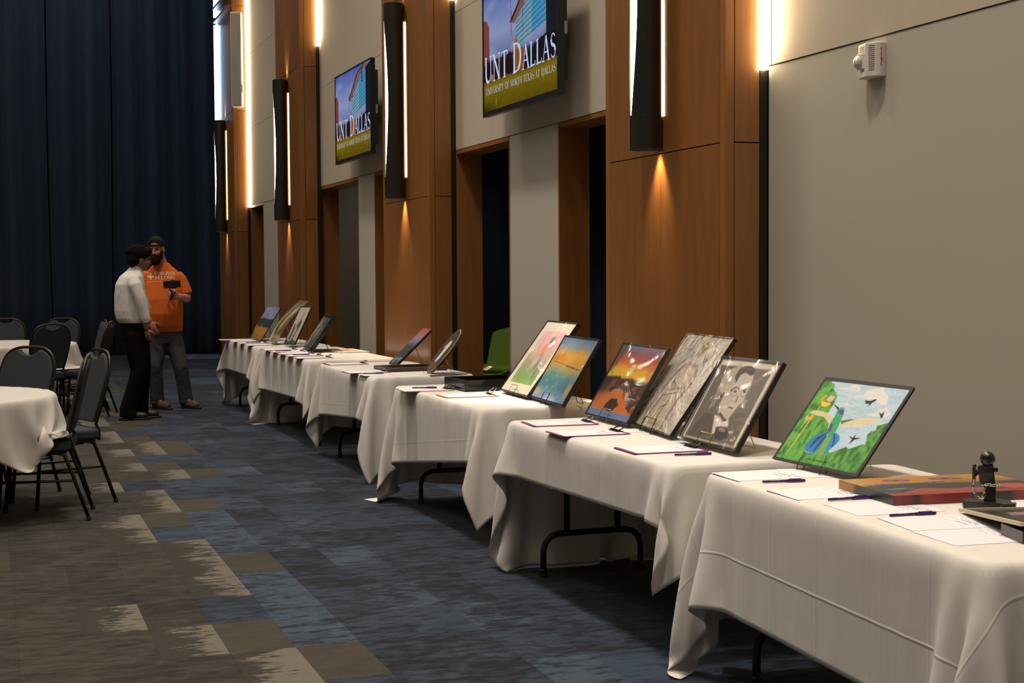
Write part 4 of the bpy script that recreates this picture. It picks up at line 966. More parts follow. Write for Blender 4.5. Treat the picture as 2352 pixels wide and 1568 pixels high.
# --- shrink wrapped figure drawing
c = Canvas(120, 100, 'a39a86'); c.grad([(0, 'd8d0be'), (1, 'cac2b2')], 'v', .3)
c.poly('8e4a6c', [(.26, .02), (.30, .30), (.22, .42), (.30, .62), (.42, .72), (.66, .70), (.78, .55), (.70, .30), (.74, .02)], .7, .03)
c.poly('d4c6ae', [(.30, .02), (.34, .30), (.26, .42), (.34, .60), (.44, .68), (.64, .66), (.73, .54), (.66, .30), (.70, .02)], 1, .03)
for a, b, q, r in ((.36, .40, .68, .46), (.34, .34, .60, .40), (.38, .50, .52, .42), (.5, .02, .5, .30), (.42, .22, .56, .26)): c.line('6a5040', (a, b), (q, r), .006)
c.ell('56628e', .40, .80, .05, .07, .7, .6); c.ell('56628e', .72, .76, .05, .06, .7, .6); c.ell('b09a80', .54, .86, .07, .09)
c.grain(.10, 30)
art('wrapped_drawing', 'drawing in crinkled clear cellophane, tallest on the second table', 'picture', (2.728, 5.995, -97.7, .589, .490, 35.3), c, 'black_pl', .006, .012, film='crinkle', easel_d=('dark wire easel under the cellophane wrapped drawing', 'dkwire', .075))
# --- sunset
c = Canvas(140, 110)
c.grad([(0, '5c78a8'), (.07, '6f86ac'), (.10, 'c07a30'), (.26, 'b8662a'), (.36, '3a3024'), (.52, '3c2c26'), (.56, 'd8b428'), (.66, 'e0b020'), (.72, 'd87828'), (.80, 'b05438'), (.90, '8a5a5c'), (.96, '6c7488'), (1, '7c84a0')], 'v', .10, 4)
c.poly('3a2a20', [(0, .40), (.1, .52), (.3, .57), (.45, .50), (.62, .56), (.8, .50), (1, .48), (1, .1), (.8, .16), (.7, .36), (.5, .38), (.3, .30), (.2, .40), (0, .42)], 1, .05)
c.poly('c0702c', [(.1, .1), (.25, .34), (.5, .40), (.62, .30), (.8, .16), (.95, .10), (.6, .08)], 1, .08)
c.poly('3f3020', [(.3, .1), (.34, .22), (.5, .26), (.62, .20), (.55, .10)], 1, .06)
c.poly('2a2018', [(.36, .12), (.4, .26), (.52, .28), (.56, .22), (.50, .13)], 1, .05)
for k in range(7): c.line('d8a080', (.52, .52), (.30+.08*k, .34), .003, .7)
c.ell('ead9a8', .50, .66, .07, .09, .9, .8); c.ell('f0e8d0', .50, .73, .08, .02, .9, .7)
c.poly('5a5240', [(0, .60), (0, 1), (.12, 1), (.09, .8), (.05, .62)], .8, .05); c.put(vnoise(c.U, c.V, (5, 9), 6, 4) > .62, 'b0523a', .45*1)
c.put((c.V < .085), '6a80ac', .9); c.grain(.14, 40)
art('sunset_painting', 'sunset landscape in clear sleeve with thin black frame, leftmost on the second table', 'picture', (2.693, 6.425, -92.2, .530, .394, 30.8), c, 'black_pl', .009, film='film', pmat='oil', easel_d=('brass wire easel under the sunset landscape', 'brasswire', .05))
# --- lake
c = Canvas(140, 110)
c.grad([(0, '7fa0c4'), (.08, '7d9cb8'), (.2, '4f7c94'), (.38, '5a8a98'), (.48, '9aa070'), (.55, 'c8a048'), (.64, 'd09a40'), (.76, 'c8a050'), (.84, '8898a0'), (1, '6080a8')], 'v', .16, 3)
c.ell('d88a3c', .28, .66, .20, .09, .9, .6); c.ell('dba83c', .66, .70, .34, .13, .9, .6, wob=.1); c.ell('c87a30', .12, .66, .12, .06, .7, .6)
c.line('566b40', (.05, .60), (.95, .53), .006, .8); c.line('3c4c34', (.5, .555), (.95, .525), .010, .7)
rs = random.Random(4)
for k in range(26): c.ell(rs.choice(['78a840', '6a9c50', '4c8a5c']), .15+.6*rs.random(), .10+.32*rs.random(), .02+.03*rs.random(), .015+.02*rs.random(), .75, .5)
for k in range(30): c.ell('3c5a70', .05+.35*rs.random(), .25+.3*rs.random(), .02, .01, .5, .5)
c.ell('c0a860', .92, .2, .10, .16, .8, .6); c.ell('c8a868', .08, .10, .10, .08, .8, .6); c.ell('c0d0e0', .55, .02, .25, .06, .8, .7); c.grain(.10, 30)
art('lake_painting', 'orange and blue lake landscape in thin black frame, right of the bird print', 'picture', (2.796, 7.448, -94.6, .594, .393, 31.4), c, 'black_pl', .009, film='film', pmat='oil', easel_d=('dark wire easel under the lake landscape', 'dkwire', .05))
# --- bird print with cream mat
c = Canvas(120, 110)
c.grad([(0, '7fa850'), (.12, '6f9450'), (.35, '8a8c70'), (.55, 'a89a86'), (.7, 'c09a9a'), (1, 'd8a8a8')], 'v', .2, 3)
c.ell('d8703c', .52, .64, .11, .16, .9, .5, .5); c.ell('6a6058', .60, .84, .09, .07, .9, .3, .6); c.ell('9a9488', .68, .86, .05, .06, .9, .4); c.ell('6c6470', .62, .42, .10, .22, .8, .5, .3)
c.ell('c8b06c', .20, .56, .10, .14, .7, .8); c.ell('c9b48c', .5, .4, .24, .10, .6, .9, .9); c.ell('5c5078', .80, .22, .05, .14, .8, .5); c.line('8a7a6c', (.70, .30), (.86, .05), .008)
c.grain(.08, 30)
art('bird_print', 'tall bird print with wide cream mat, next to the black tray', 'picture', (2.807, 7.979, -93.1, .530, .499, 36.8), c, 'black_pl', .008, .022, mat_m=.062, film='film', easel_d=('chrome wire easel under the bird print', 'chrome', .055))
# --- pink and grey canvas
c = Canvas(60, 70); c.grad([(0, '2c2a30'), (.45, '38353c'), (.55, '54586c'), (.7, '8a7c98'), (.85, 'a8606c'), (1, 'b04a5c')], 'v', .12, 4); c.grain(.2, 20)
art('small_canvas', 'narrow looking canvas with pink sky on chrome easel, fourth table', 'picture', (2.881, 10.752, -94.5, .286, .380, 46.1), c, None, 0, .016, pmat='oil', easel_d=('chrome wire easel under the pink sky canvas', 'chrome', .045))
# --- dark deep frame
c = Canvas(60, 50, '3c4a44'); c.grad([(0, '4a5048'), (.5, '2c3838'), (1, '3a4644')], 'u', .4, 5); c.ell('8a9288', .5, .5, .16, .36, .6, .5, wob=.2); c.ell('58685c', .25, .5, .1, .3, .7, .5, wob=.2); c.put((c.U < .10) | (c.U > .93), 'b0a888'); c.grain(.3, 12)
art('dark_framed_picture', 'picture in a deep black frame on the fifth table', 'picture', (2.793, 13.506, -97.3, .709, .381, 34.5), c, 'black_gl', .035, .034, film='film', easel_d=('chrome wire easel under the deep black frame', 'chrome', .06))
# --- cactus print
c = Canvas(60, 80, 'a89c90'); c.grad([(0, '9c9488'), (1, 'aca094')], 'v', .2)
c.poly('3c3838', [(.50, .08), (.56, .40), (.44, .48), (.50, .60), (.58, .66), (.60, .94), (.64, .94), (.64, .66), (.76, .58), (.72, .42), (.66, .36), (.62, .08)], 1, .05)
c.poly('45403e', [(.12, .14), (.18, .34), (.14, .52), (.22, .56), (.28, .40), (.34, .54), (.40, .36), (.34, .10)], 1, .05); c.poly('3c3838', [(.0, .0), (1, .0), (1, .05), (.6, .12), (.3, .06), (0, .10)], 1, .04); c.grain(.12, 20)
art('cactus_print', 'black and white print in thin black frame on the farthest table', 'picture', (2.739, 14.186, -60.8, .167, .428, 31.7), c, 'black_pl', .009, .010, easel_d=('dark wire easel under the black and white print', 'dkwire', .035))
# --- bowed print
c = Canvas(50, 80, '4c4030'); c.grad([(0, '9c947c'), (.12, '8c8468'), (.2, '4c4238'), (.5, '57503c'), (.8, '5c5a3c'), (1, '7a5a2c')], 'v', .1)
c.poly('b0a878', [(0, 0), (.22, .0), (.10, .3), (.12, .5), (.3, .66), (.28, .7), (.05, .5), (0, .3)], 1, .02)
c.poly('b0904c', [(.45, .18), (.62, .36), (.66, .52), (.80, .74), (.72, .80), (.60, .72), (.50, .52), (.42, .38)], 1, .02); c.ell('b8a888', .72, .70, .10, .14, .9, .4, -.3); c.grain(.1, 20)
art('bowed_print', 'bowed brown and yellow print leaning behind the black and white print', 'picture', (2.701, 14.812, -87.8, .391, .533, 38.8), c, None, 0, .004, sag=.035, film='film', easel_d=('brass wire easel under the bowed print', 'brasswire', .045))
# --- sky landscape
c = Canvas(80, 80)
c.grad([(0, '8a6420'), (.12, '9c7028'), (.34, 'a87c30'), (.38, '33423c'), (.62, '2c3c38'), (.66, '8088a8'), (.8, '7c84ac'), (.92, '8890b4'), (1, '6c80a8')], 'v', .06, 5)
c.put((c.V > .62)*np.clip(vnoise(c.U, c.V, (3, 4), 3)*3-1.5, 0, .8), 'a8a8c0'); c.poly('20302c', [(0, 0), (.16, .0), (.10, .22), (0, .3)], 1, .03); c.poly('a8582c', [(.0, .28), (.28, .36), (.12, .38), (0, .42)], 1, .03); c.ell('b0b4b0', .40, .39, .02, .04); c.grain(.12, 20)
art('sky_painting', 'unframed landscape with blue sky on the farthest table', 'picture', (2.689, 15.880, -88.6, .648, .392, 31.9), c, None, 0, .010, pmat='oil', easel_d=('brass wire easel under the unframed blue sky landscape', 'brasswire', .05))
# --- oval wood slice with a white eagle
x, y, yaw, tilt = 2.885, 9.72, -92, 39; e, up, n, nb = plane_frame(yaw, tilt); w_, h_ = .27, .375
t = thing('oval_plaque', 'oval wood slice plaque with white headed eagle on the fourth table', 'picture', (x, y, .742), 0, 'pictures standing on wire easels')
R_ = Matrix((e, up, n)).transposed()
pl = [(w_/2*math.sin(a)*(1+.02*math.sin(5*a)), h_/2*(1-math.cos(a))) for a in [2*PI*k/48 for k in range(48)]]
pl = [(a+w_/2*0, b) for a, b in pl]
MB().prism(pl, -.022, 0, R_).build('wood_slice', M['gold'], t, bevel=.002)
MB().prism([(a*1.03, (b-h_/2)*1.03+h_/2) for a, b in pl], -.020, -.003, R_).build('bark_rim', M['wood_dark'], t)
c = Canvas(80, 100, '2c2824'); c.ell('cfc8b4', .55, .62, .17, .14, 1, .2, .3); c.poly('c8c0ac', [(.40, .60), (.68, .66), (.62, .30), (.50, .18), (.36, .26), (.42, .44)], 1, .02); c.poly('c89c28', [(.30, .60), (.42, .68), (.46, .60), (.36, .54)], 1, .01); c.ell('1c1814', .50, .66, .02, .014); c.poly('5c4028', [(.2, .16), (.5, .22), (.62, .30), (.70, .12), (.5, .03), (.3, .05)], 1, .03); c.grain(.1, 30)
ra, ru, rn = (np.array(v) for v in (e, up, n))
def disc(U, V):
    a, b = U*2-1, V*2-1; q = a*np.sqrt(1-b*b/2), b*np.sqrt(1-a*a/2)
    return (q[0]*w_/2*.955)[:, None]*ra+((q[1]*.955+1)*h_/2)[:, None]*ru+.0012*rn
c.mesh('picture', M['paint'], disc, t)
easel('chrome wire easel under the oval eagle plaque', 0, yaw, tilt, (x, y, .742), M['chrome'], .045, .03, .17)
# --- sheets, clipboards, pens
def sheet_canvas(seed):
    rs = random.Random(seed); c = Canvas(90, 70, 'dddde2')
    for k in range(9): c.line('c6c1c0', (.06+.062*k, .08), (.06+.062*k, .92), .0022, .6)
    c.put(((c.U > .66) & (c.U < .70) & (c.V > .25) & (c.V < .55)) & (vnoise(c.U, c.V, (60, 40), seed) > .5), '8a80a8', .8)
    c.put(((c.U > .75) & (c.U < .81) & (c.V > .18) & (c.V < .6)) & (vnoise(c.U, c.V, (50, 30), seed+1) > .47), '7c70a4', .9)
    c.put(((c.U > .83) & (c.U < .92) & (c.V > .1) & (c.V < .42)) & (vnoise(c.U, c.V, (70, 30), seed+2) > .52), '9890b8', .8)
    for k in range(3):
        a = .64+.1*k; c.line('7a7098', (a, .60+.06*rs.random()), (a+.02, .86+.05*rs.random()), .004, .8)
    c.line('6a6090', (.95, .15), (.95, .8), .0035, .8); c.ell('8c82b0', .86, .72, .045, .06, .6); c.ell('dddde2', .86, .72, .03, .042)
    return c
SHEETS = [sheet_canvas(k) for k in range(3)]; SMESH = {}
def sheet(x, y, rot, label, k=0, z=ZT, group='printed bid sheets on the tables', curl=.0005):
    key = k % 3
    fn = lambda U, V: np.stack([(U-.5)*.279, (V-.5)*.216, .0004+curl*np.clip(np.abs(U-.5)*2-.7, 0, 1)*3*(V > .5)], 1)
    if key not in SMESH:
        o = SHEETS[key].mesh('bid_sheet', M['paint'], fn, None); SMESH[key] = o.data; o.modifiers.new('paper', 'SOLIDIFY').thickness = .0003
    else: o = bpy.data.objects.new('bid_sheet', SMESH[key]); COL.objects.link(o)
    o.location = (x, y, z); o.rotation_euler = (0, 0, math.radians(rot))
    return tag(o, label, 'paper', group)
# centre, rotation
NEAR = 'sheet on the nearest table '
for k, (x, y, r, lb) in enumerate(((2.482, 4.368, -3, 'printed bid sheet below the hummingbird drawing, beside the first pen'), (2.455, 3.945, -3, 'bid sheet between the two pens left of the face canvas'), (2.467, 3.625, -4, 'bid sheet near the lower left corner of the face canvas'),
        (2.466, 3.352, -8, 'bid sheet lying beside the cream edged frame, upper one of two overlapping'), (2.436, 3.145, -4, 'bid sheet closest to the camera on the nearest table'))):
    sheet(x, y, r, lb, k, ZT+(.0006 if k == 3 else 0))
sheet(2.70, 4.33, -20, 'small overlapping sheet under the hummingbird easel', 1, ZT-.0002)
sheet(2.90, 3.52, 3, 'bid sheet behind the chained figure', 2, ZT)
sheet(2.70, 6.30, -6, 'bid sheet under the sunset easel', 1, ZT); sheet(2.72, 5.86, -8, 'bid sheet under the cellophane wrapped drawing', 2)
sheet(2.66, 7.30, -2, 'bid sheet at the near end of the black tray table', 0); sheet(2.50, 8.50, 0, 'bid sheet under the wooden clipboard with a pen', 1)
sheet(3.0, 9.715, 2, 'white sheet in front of the oval eagle plaque', 2); sheet(2.80, 11.02, 0, 'sheet beside the pink sky canvas', 0); sheet(2.57, 9.80, 0, 'sheet at the near edge of the fourth table', 1)
sheet(2.50, 15.86, 1, 'white sheet at the far corner of the farthest table', 1); sheet(2.80, 12.10, 2, 'sheet at the near end of the fifth table', 2)
def clipboard(x, y, rot, label, mat='purple', k=0, big=False):
    t = thing('clipboard', label, 'clipboard', (x, y, ZT+.0008), math.radians(rot), 'clipboards with bid sheets')
    MB().prism(rrect(-.157, .157, -.115, .115, .012), 0, .003).build('board', M[mat], t)
    if k % 3 not in SMESH: sheet(0, 0, 0, '', k)
    o = bpy.data.objects.new('sheet', SMESH[k % 3]); COL.objects.link(o); o.parent = t; o.location = (-.004, 0, .0032)
    cm = M['chrome'] if big else M['dkwire']
    MB().box(.118, .150, -.05, .05, .0045, .007).build('clip_plate', cm, t, bevel=.002)
    MB().tube([(.132, -.048, .009), (.132, .048, .009)], .005, 8).build('clip_spring', cm, t)
    q = .028 if big else .012
    for s in (-1, 1): MB().tube([(.128, s*.035, .008), (.15, s*.035, .010+q*.6), (.165, s*.022, .012+q)], .0035, 6).build('clip_lever', cm, t)
    if big: MB().box(.125, .17, -.035, .035, .014, .017, Matrix.Rotation(-.5, 3, 'Y'), (.0, 0, .07)).build('clip_lever', cm, t, bevel=.001)
    return t
clipboard(2.483, 6.235, -4, 'magenta clipboard nearest the sunset landscape', 'purple', 0)
clipboard(2.442, 5.805, -1, 'magenta clipboard in the middle of the second table', 'purple', 1)
clipboard(2.478, 5.150, -2, 'magenta clipboard in front of the pencil portrait', 'purple', 2)
clipboard(2.462, 8.365, -3, 'wooden clipboard with a pen, left of the black tray, overhanging the edge', 'hardboard', 0)
clipboard(2.568, 7.865, -1, 'wooden clipboard with raised silver clip in front of the black tray', 'hardboard', 1, True)
clipboard(2.62, 11.06, 0, 'maroon clipboard at the far end of the fourth table', 'maroon', 2); clipboard(2.53, 10.06, 0, 'maroon clipboard overhanging the edge of the fourth table', 'maroon', 0)
for k, y in enumerate((13.47, 13.10, 12.74, 12.39, 12.03)): clipboard(2.56, y, 0, 'maroon clipboard on the fifth table, '+('farthest', 'second farthest', 'middle', 'second nearest', 'nearest')[k]+' of five', 'maroon', k)
for k, y in enumerate((15.34, 14.91, 14.45)): clipboard(2.555, y, 0, 'maroon clipboard on the farthest table, '+('farthest', 'middle', 'nearest')[k]+' of three', 'maroon', k)
def pen(x0, y0, x1, y1, label, z=ZT):
    a = math.atan2(y1-y0, x1-x0)
    t = thing('pen', label, 'pen', (x0, y0, z+.0055), a, 'violet pens beside the bid sheets'); Ry = Matrix.Rotation(PI/2, 3, 'Y')
    MB().lathe([(.002, 0), (.0042, .002), (.0044, .085)], 12, (0, 0, 0), Ry).build('barrel', M['pen'], t, smooth=False)
    MB().lathe([(.0052, .084), (.0054, .11), (.0050, .146), (.003, .149)], 12, (0, 0, 0), Ry).build('cap', M['pen'], t)
    MB().box(.092, .135, -.0012, .0012, .0052, .0068).build('clip', M['pen'], t)
    m = MB(); q, wd = text_quads('UNT', None, 1, 1.2)
    for Q in q: m.add([(.03+px*.028/wd*1.4, -.0035*.5+py*.0045-.001, .00460) for px, py in Q], [(0, 1, 2, 3)])
    m.build('print', M['penprint'], t)
    MB().box(.028, .058, -.0030, -.0022, .0030, .0036).build('print_line', M['penprint'], t)
for a in ((2.386, 4.194, 2.523, 4.170, 'violet pen beside the first bid sheet, left of the face canvas'), (2.381, 3.789, 2.528, 3.785, 'violet pen at the corner of the face canvas'), (2.383, 3.473, 2.526, 3.463, 'violet pen closest to the camera'),
          (2.436, 4.944, 2.576, 4.928, 'violet pen beside the magenta clipboard below the portrait'), (2.458, 9.878, 2.605, 9.86, 'violet pen at the near edge of the fourth table')):
    pen(*a)
pen(2.405, 8.44, 2.545, 8.40, 'violet pen on the wooden clipboard left of the black tray', ZT+.0052)
pen(2.45, 13.10, 2.60, 13.11, 'pen on the second farthest clipboard of the fifth table', ZT+.0052); pen(2.47, 12.39, 2.62, 12.40, 'pen on the second nearest clipboard of the fifth table', ZT+.0052)
pen(2.49, 14.91, 2.64, 14.90, 'pen on the middle clipboard of the farthest table', ZT+.0052)
# --- canvas with faces lying flat
t = thing('face_canvas', 'thick canvas painted with faces in ochre, teal and red, lying flat', 'picture', (2.512, 3.640, ZT), math.radians(-6))
cw, cd, ct = .54, .355, .030
c = Canvas(150, 110)
c.grad([(0, '8c3430'), (.10, '80302c'), (.18, '2c3438'), (.5, '2a3338'), (.56, '8a6030'), (1, 'a87838')], 'v', .16, 4)
c.poly('2a3236', [(0, .55), (.35, .62), (.6, .50), (.62, .2), (.3, .15), (0, .2)], 1, .05); c.poly('b07c38', [(0, .62), (.3, .70), (.45, .64), (.7, .74), (1, .70), (1, 1), (0, 1)], 1, .08)
for u, v, s in ((.30, .80, 1), (.62, .80, 1.2), (.16, .62, .7), (.48, .62, .8)):
    c.ell('5c3850', u, v, .10*s, .065*s, 1, .2, -.2); c.ell('8c6488', u, v, .06*s, .035*s, 1, .3, -.2); c.ell('20181c', u, v, .02*s, .02*s)
c.poly('923c36', [(.12, .12), (.28, .34), (.44, .26), (.60, .30), (.66, .12), (.4, .05)], 1, .05); c.poly('a84a40', [(.70, .3), (.86, .40), (1, .34), (1, .12), (.8, .14)], 1, .05)
c.poly('6c9098', [(.08, .36), (.2, .40), (.26, .34), (.1, .30)], .5, .06); c.grain(.2, 30)
c.mesh('painted_face', M['oil'], lambda U, V: np.stack([U*cw, V*cd, U*0+ct], 1), t)
s1 = Canvas(60, 5); s1.grad([(0, '3a3a38'), (.02, '8c302c'), (.1, '702824'), (.14, '2a2020'), (.2, '8c3630'), (.45, '823030'), (.5, '20282c'), (.72, '20282c'), (.78, '8c3430'), (1, '702c28')], 'u')
s1.mesh('painted_edge', M['oil'], lambda U, V: np.stack([U*cw, V*0, V*ct], 1), t)
s1 = Canvas(40, 5); s1.grad([(0, '1c2426'), (.68, '20282a'), (.74, 'a06c2c'), (1, 'a8742e')], 'u')
s1.mesh('painted_edge', M['oil'], lambda U, V: np.stack([V*0, U*cd, V*ct], 1), t)
MB().box(.001, cw, .001, cd, 0, ct-.001).build('stretcher', M['mat'], t)
# --- chained figure
bear = math.radians(37.9); t = thing('chained_figure', 'small dark wooden figure bound with a silver chain on a star shaped base', 'sculpture', (2.752, 3.515, ZT), -bear)
B = [(-.074, .0), (-.070, -.020), (-.03, -.026), (.0, -.030), (.035, -.034), (.04, -.046), (.075, -.036), (.078, -.012), (.066, -.010), (.060, .015), (.03, .030), (-.005, .036), (-.03, .022), (-.055, .030)]
MB().prism([(a_, b_*1.5) for a_, b_ in B], 0, .021).build('base', M['ebony'], t, bevel=.002)
MB().box(-.013, .021, -.014, .014, .018, .072).build('hips', M['ebony'], t, bevel=.002)
MB().box(-.020, .024, -.014, .014, .0, .060, Matrix.Rotation(-.12, 3, 'Y'), (-.004, 0, .066)).build('torso', M['ebony'], t, bevel=.004)
MB().ell((-.003, 0, .143), (.0215, .0215, .0225), 20, 14).build('head', M['ebony'], t, smooth=True)
MB().tube([(-.018, -.002, .119), (-.030, -.006, .106), (-.040, -.008, .094)], .0065, 8).build('upper_arm', M['ebony'], t)
MB().box(-.0455, -.036, -.012, -.003, .082, .118).build('forearm', M['ebony'], t, bevel=.001)
MB().ell((-.0395, -.008, .122), (.0055, .0055, .006), 10, 8).build('fist', M['ebony'], t, smooth=True)
MB().box(.008, .026, -.008, .008, .106, .118).build('arm_stub', M['ebony'], t, bevel=.002)
path = [(-.041, -.010, .085), (-.041, -.012, .070), (-.042, -.014, .055), (-.038, -.016, .042), (-.031, -.018, .032), (-.022, -.020, .028), (-.013, -.021, .031), (-.011, -.020, .044), (-.012, -.020, .057), (-.010, -.020, .068), (.0, -.020, .070), (.010, -.020, .068), (.021, -.019, .067), (.030, -.012, .068), (.031, -.0, .068), (.024, .012, .068), (.012, .019, .069), (-.002, .020, .070), (-.014, .017, .069), (-.020, .006, .067), (-.021, -.008, .066), (-.016, -.018, .066)]
pts = []
for a, b in zip(path[:-1], path[1:]): pts.append((Vector(a), Vector(b)))
for i, (a, b) in enumerate(pts):
    d = (b-a).normalized(); s_ = d.cross(Vector((.3, .8, .5))).normalized(); q = d.cross(s_)
    if i % 2: s_ = q
    m_ = (a+b)/2; L = (b-a).length*.72
    MB().tube([m_+d*L*math.cos(k*PI/5)+s_*.0042*math.sin(k*PI/5) for k in range(10)], .0013, 6, closed=True).build('chain_link', M['silver'], t, smooth=True)
# --- cream edged frame resting on a black box
t = tag(MB().prism(rrect(0, .20, 0, .13, .004), 0, .033).build('black_box', M['black_gl'], None, (2.462, 3.008, ZT), math.radians(-14), bevel=.002), 'black box at the right picture edge under the cream edged frame', 'box')
p0 = Vector((2.609, 3.463, ZT+.004)); p1 = Vector((2.448, 3.000, ZT+.047)); vy = (p0-p1); Ly = vy.length; vy.normalize(); vx = Vector((1, -.2, 0)); vx = (vx-vy*vx.dot(vy)).normalized(); vn = vx.cross(vy)
t = thing('framed_photo', 'flat framed photo with cream edge at the right picture edge', 'picture', p1); R_ = Matrix((vx, vy, vn)).transposed(); W_ = .44
for q in ((0, .007, 0, Ly), (W_-.007, W_, 0, Ly), (.007, W_-.007, 0, .007), (.007, W_-.007, Ly-.007, Ly)): MB().box(q[0], q[1], q[2], q[3], 0, .010, R_).build('frame_bar', M['cream'], t)
MB().box(.007, W_-.007, .007, Ly-.007, 0, .004, R_).build('backing_board', M['black_mt'], t)
c = Canvas(70, 50, '20181a'); c.grad([(0, '181416'), (.5, '2c2224'), (1, '201a1c')], 'v', .4, 5); c.poly('8c7c84', [(.1, .6), (.5, .75), (.9, .7), (.9, .82), (.4, .9), (.1, .8)], 1, .1); c.poly('a07850', [(.2, .4), (.6, .52), (.7, .62), (.3, .55)], 1, .06); c.poly('6c3c30', [(.4, .1), (.9, .2), (.9, .5), (.5, .4)], 1, .1); c.grain(.3, 14)
rx, ry, rn = (np.array(v) for v in (vx, vy, vn))
c.mesh('picture', M['paintg'], lambda U, V: (.05+U*(W_-.09))[:, None]*rx+(.03+V*(Ly-.06))[:, None]*ry+.0046*rn, t)
# --- glossy black tray
def open_tray(name, label, loc, rot, W_, D_, H_, th, mat, inner):
    t = thing(name, label, 'tray', loc, math.radians(rot))
    MB().box(0, W_, 0, D_, 0, .008).build('bottom', M[inner], t)
    for q in ((0, W_, 0, th), (0, W_, D_-th, D_), (0, th, th, D_-th), (W_-th, W_, th, D_-th)): MB().box(*q, .008, H_).build('side_panel', M[mat], t, bevel=.003)
    return t
open_tray('black_tray', 'glossy black open box tray on the third table', (2.64, 8.13, ZT), 2, .43, .37, .068, .014, 'black_gl', 'black_mt')
for y in (.07, .27): pass
open_tray('wooden_frame_tray', 'dark wood frame lying flat on the fourth table', (2.705, 9.80+.2, ZT), 4, .42, .42, .026, .035, 'wood_dark', 'black_mt')
# --- bright mat board and small print on the fifth table
t = thing('matted_print', 'brightly lit cream matted print lying flat on the fifth table', 'picture', (2.93, 12.6, ZT), math.radians(2), None)
MB().box(0, .27, 0, .55, 0, .012).build('mat_board', M['mat'], t, bevel=.001)
c = Canvas(30, 40, 'c89a50'); c.ell('c86428', .6, .7, .25, .2, 1, .3); c.ell('8a9450', .4, .3, .25, .16, 1, .3)
c.mesh('picture', M['paint'], lambda U, V: np.stack([.06+U*.15, .10+V*.34, U*0+.0126], 1), t)
# ================================================================ the two men
M['skin'] = simple('light_skin', (.42, .17, .115), .5, vary=.08); M['skin2'] = simple('brown_skin', (.22, .105, .06), .5, vary=.08)
M['hair'] = simple('black_hair', (.006, .005, .0045), .95, 0, 0, .4, 160, .6, .1); M['beard'] = simple('dark_beard', (.014, .009, .006), .95, 0, 0, .4, 160, .6, .1)
M['cap'] = simple('black_cap', (.009, .008, .008), .9, spec=.15); M['orange'] = simple('orange_cotton', (.62, .115, .012), .8, 0, 0, .08, 12, .15)
def folds(name, rgb, rough, s1, st, spec=.3):
    t = NT(name); c = t.coord((1, 1, .55)); n = t.new('TexNoise', {'Vector': c, 'Scale': s1, 'Detail': 3, 'Distortion': .8}).outputs[0]
    t.bsdf(Base_Color=t.mix(n, v3([x*.9 for x in rgb]), rgb), Roughness=rough, Specular_IOR_Level=spec, Normal=t.bump(n, st, .03)); return t.m
M['orange'] = folds('orange_tshirt_cotton', (.62, .125, .014), .85, 6, .5)
M['shirt'] = folds('white_shirt_cotton', (.70, .67, .64), .8, 7, .7)
M['jeans'] = folds('grey_denim', (.055, .058, .066), .85, 9, .8); M['trousers'] = folds('black_trousers', (.004, .0038, .004), .95, 8, .4, .1)
M['shoe'] = simple('brown_suede', (.07, .05, .032), .8); M['shoe2'] = simple('black_leather', (.014, .011, .009), .4); M['tagc'] = simple('orange_lace', (.7, .12, .01), .7)
M['eye'] = simple('dark_eye', (.02, .012, .01), .3)
def loft(m, secs, seg=20):
    """secs: (x, y, z, rx, ry, yaw)"""
    vs = []
    for (x, y, z, rx, ry, a) in secs:
        for k in range(seg):
            q = 2*PI*k/seg; u, v = rx*math.copysign(abs(math.cos(q))**.85, math.cos(q)), ry*math.copysign(abs(math.sin(q))**.85, math.sin(q))
            vs.append((x+u*math.cos(a)-v*math.sin(a), y+u*math.sin(a)+v*math.cos(a), z))
    n = len(secs); fs = [(i*seg+k, i*seg+(k+1) % seg, (i+1)*seg+(k+1) % seg, (i+1)*seg+k) for i in range(n-1) for k in range(seg)]
    return m.add(vs, fs+[tuple(range(seg))[::-1], tuple((n-1)*seg+k for k in range(seg))])
def fr(yaw):  # head / hand frames
    return Matrix.Rotation(yaw, 3, 'Z')
def head(m, c, yaw, pitch=0., s=1.):
    """skull, jaw, nose, ears, neck joined; face looks to local -y turned by yaw"""
    R_ = Matrix.Rotation(yaw, 3, 'Z') @ Matrix.Rotation(pitch, 3, 'X'); C_ = Vector(c)
    def e(o, r): m.ell(C_+R_ @ (Vector(o)*s), [q*s for q in r], 18, 12, R_)
    e((0, .012, .03), (.077, .095, .092)); e((0, -.012, -.035), (.062, .078, .078)); e((0, -.045, -.075), (.036, .036, .034)); e((0, -.02, -.06), (.054, .06, .045))
    e((0, -.094, -.012), (.011, .014, .026)); e((0, -.100, -.030), (.017, .014, .012))   # nose
    e((0, -.080, .028), (.048, .014, .010)); e((0, -.084, -.056), (.024, .010, .007)); e((0, -.083, -.066), (.021, .010, .007))  # brow, lips
    for k in (-1, 1): e((k*.078, .012, -.008), (.010, .020, .031)); e((k*.042, -.070, -.022), (.020, .016, .018))
    return R_, C_
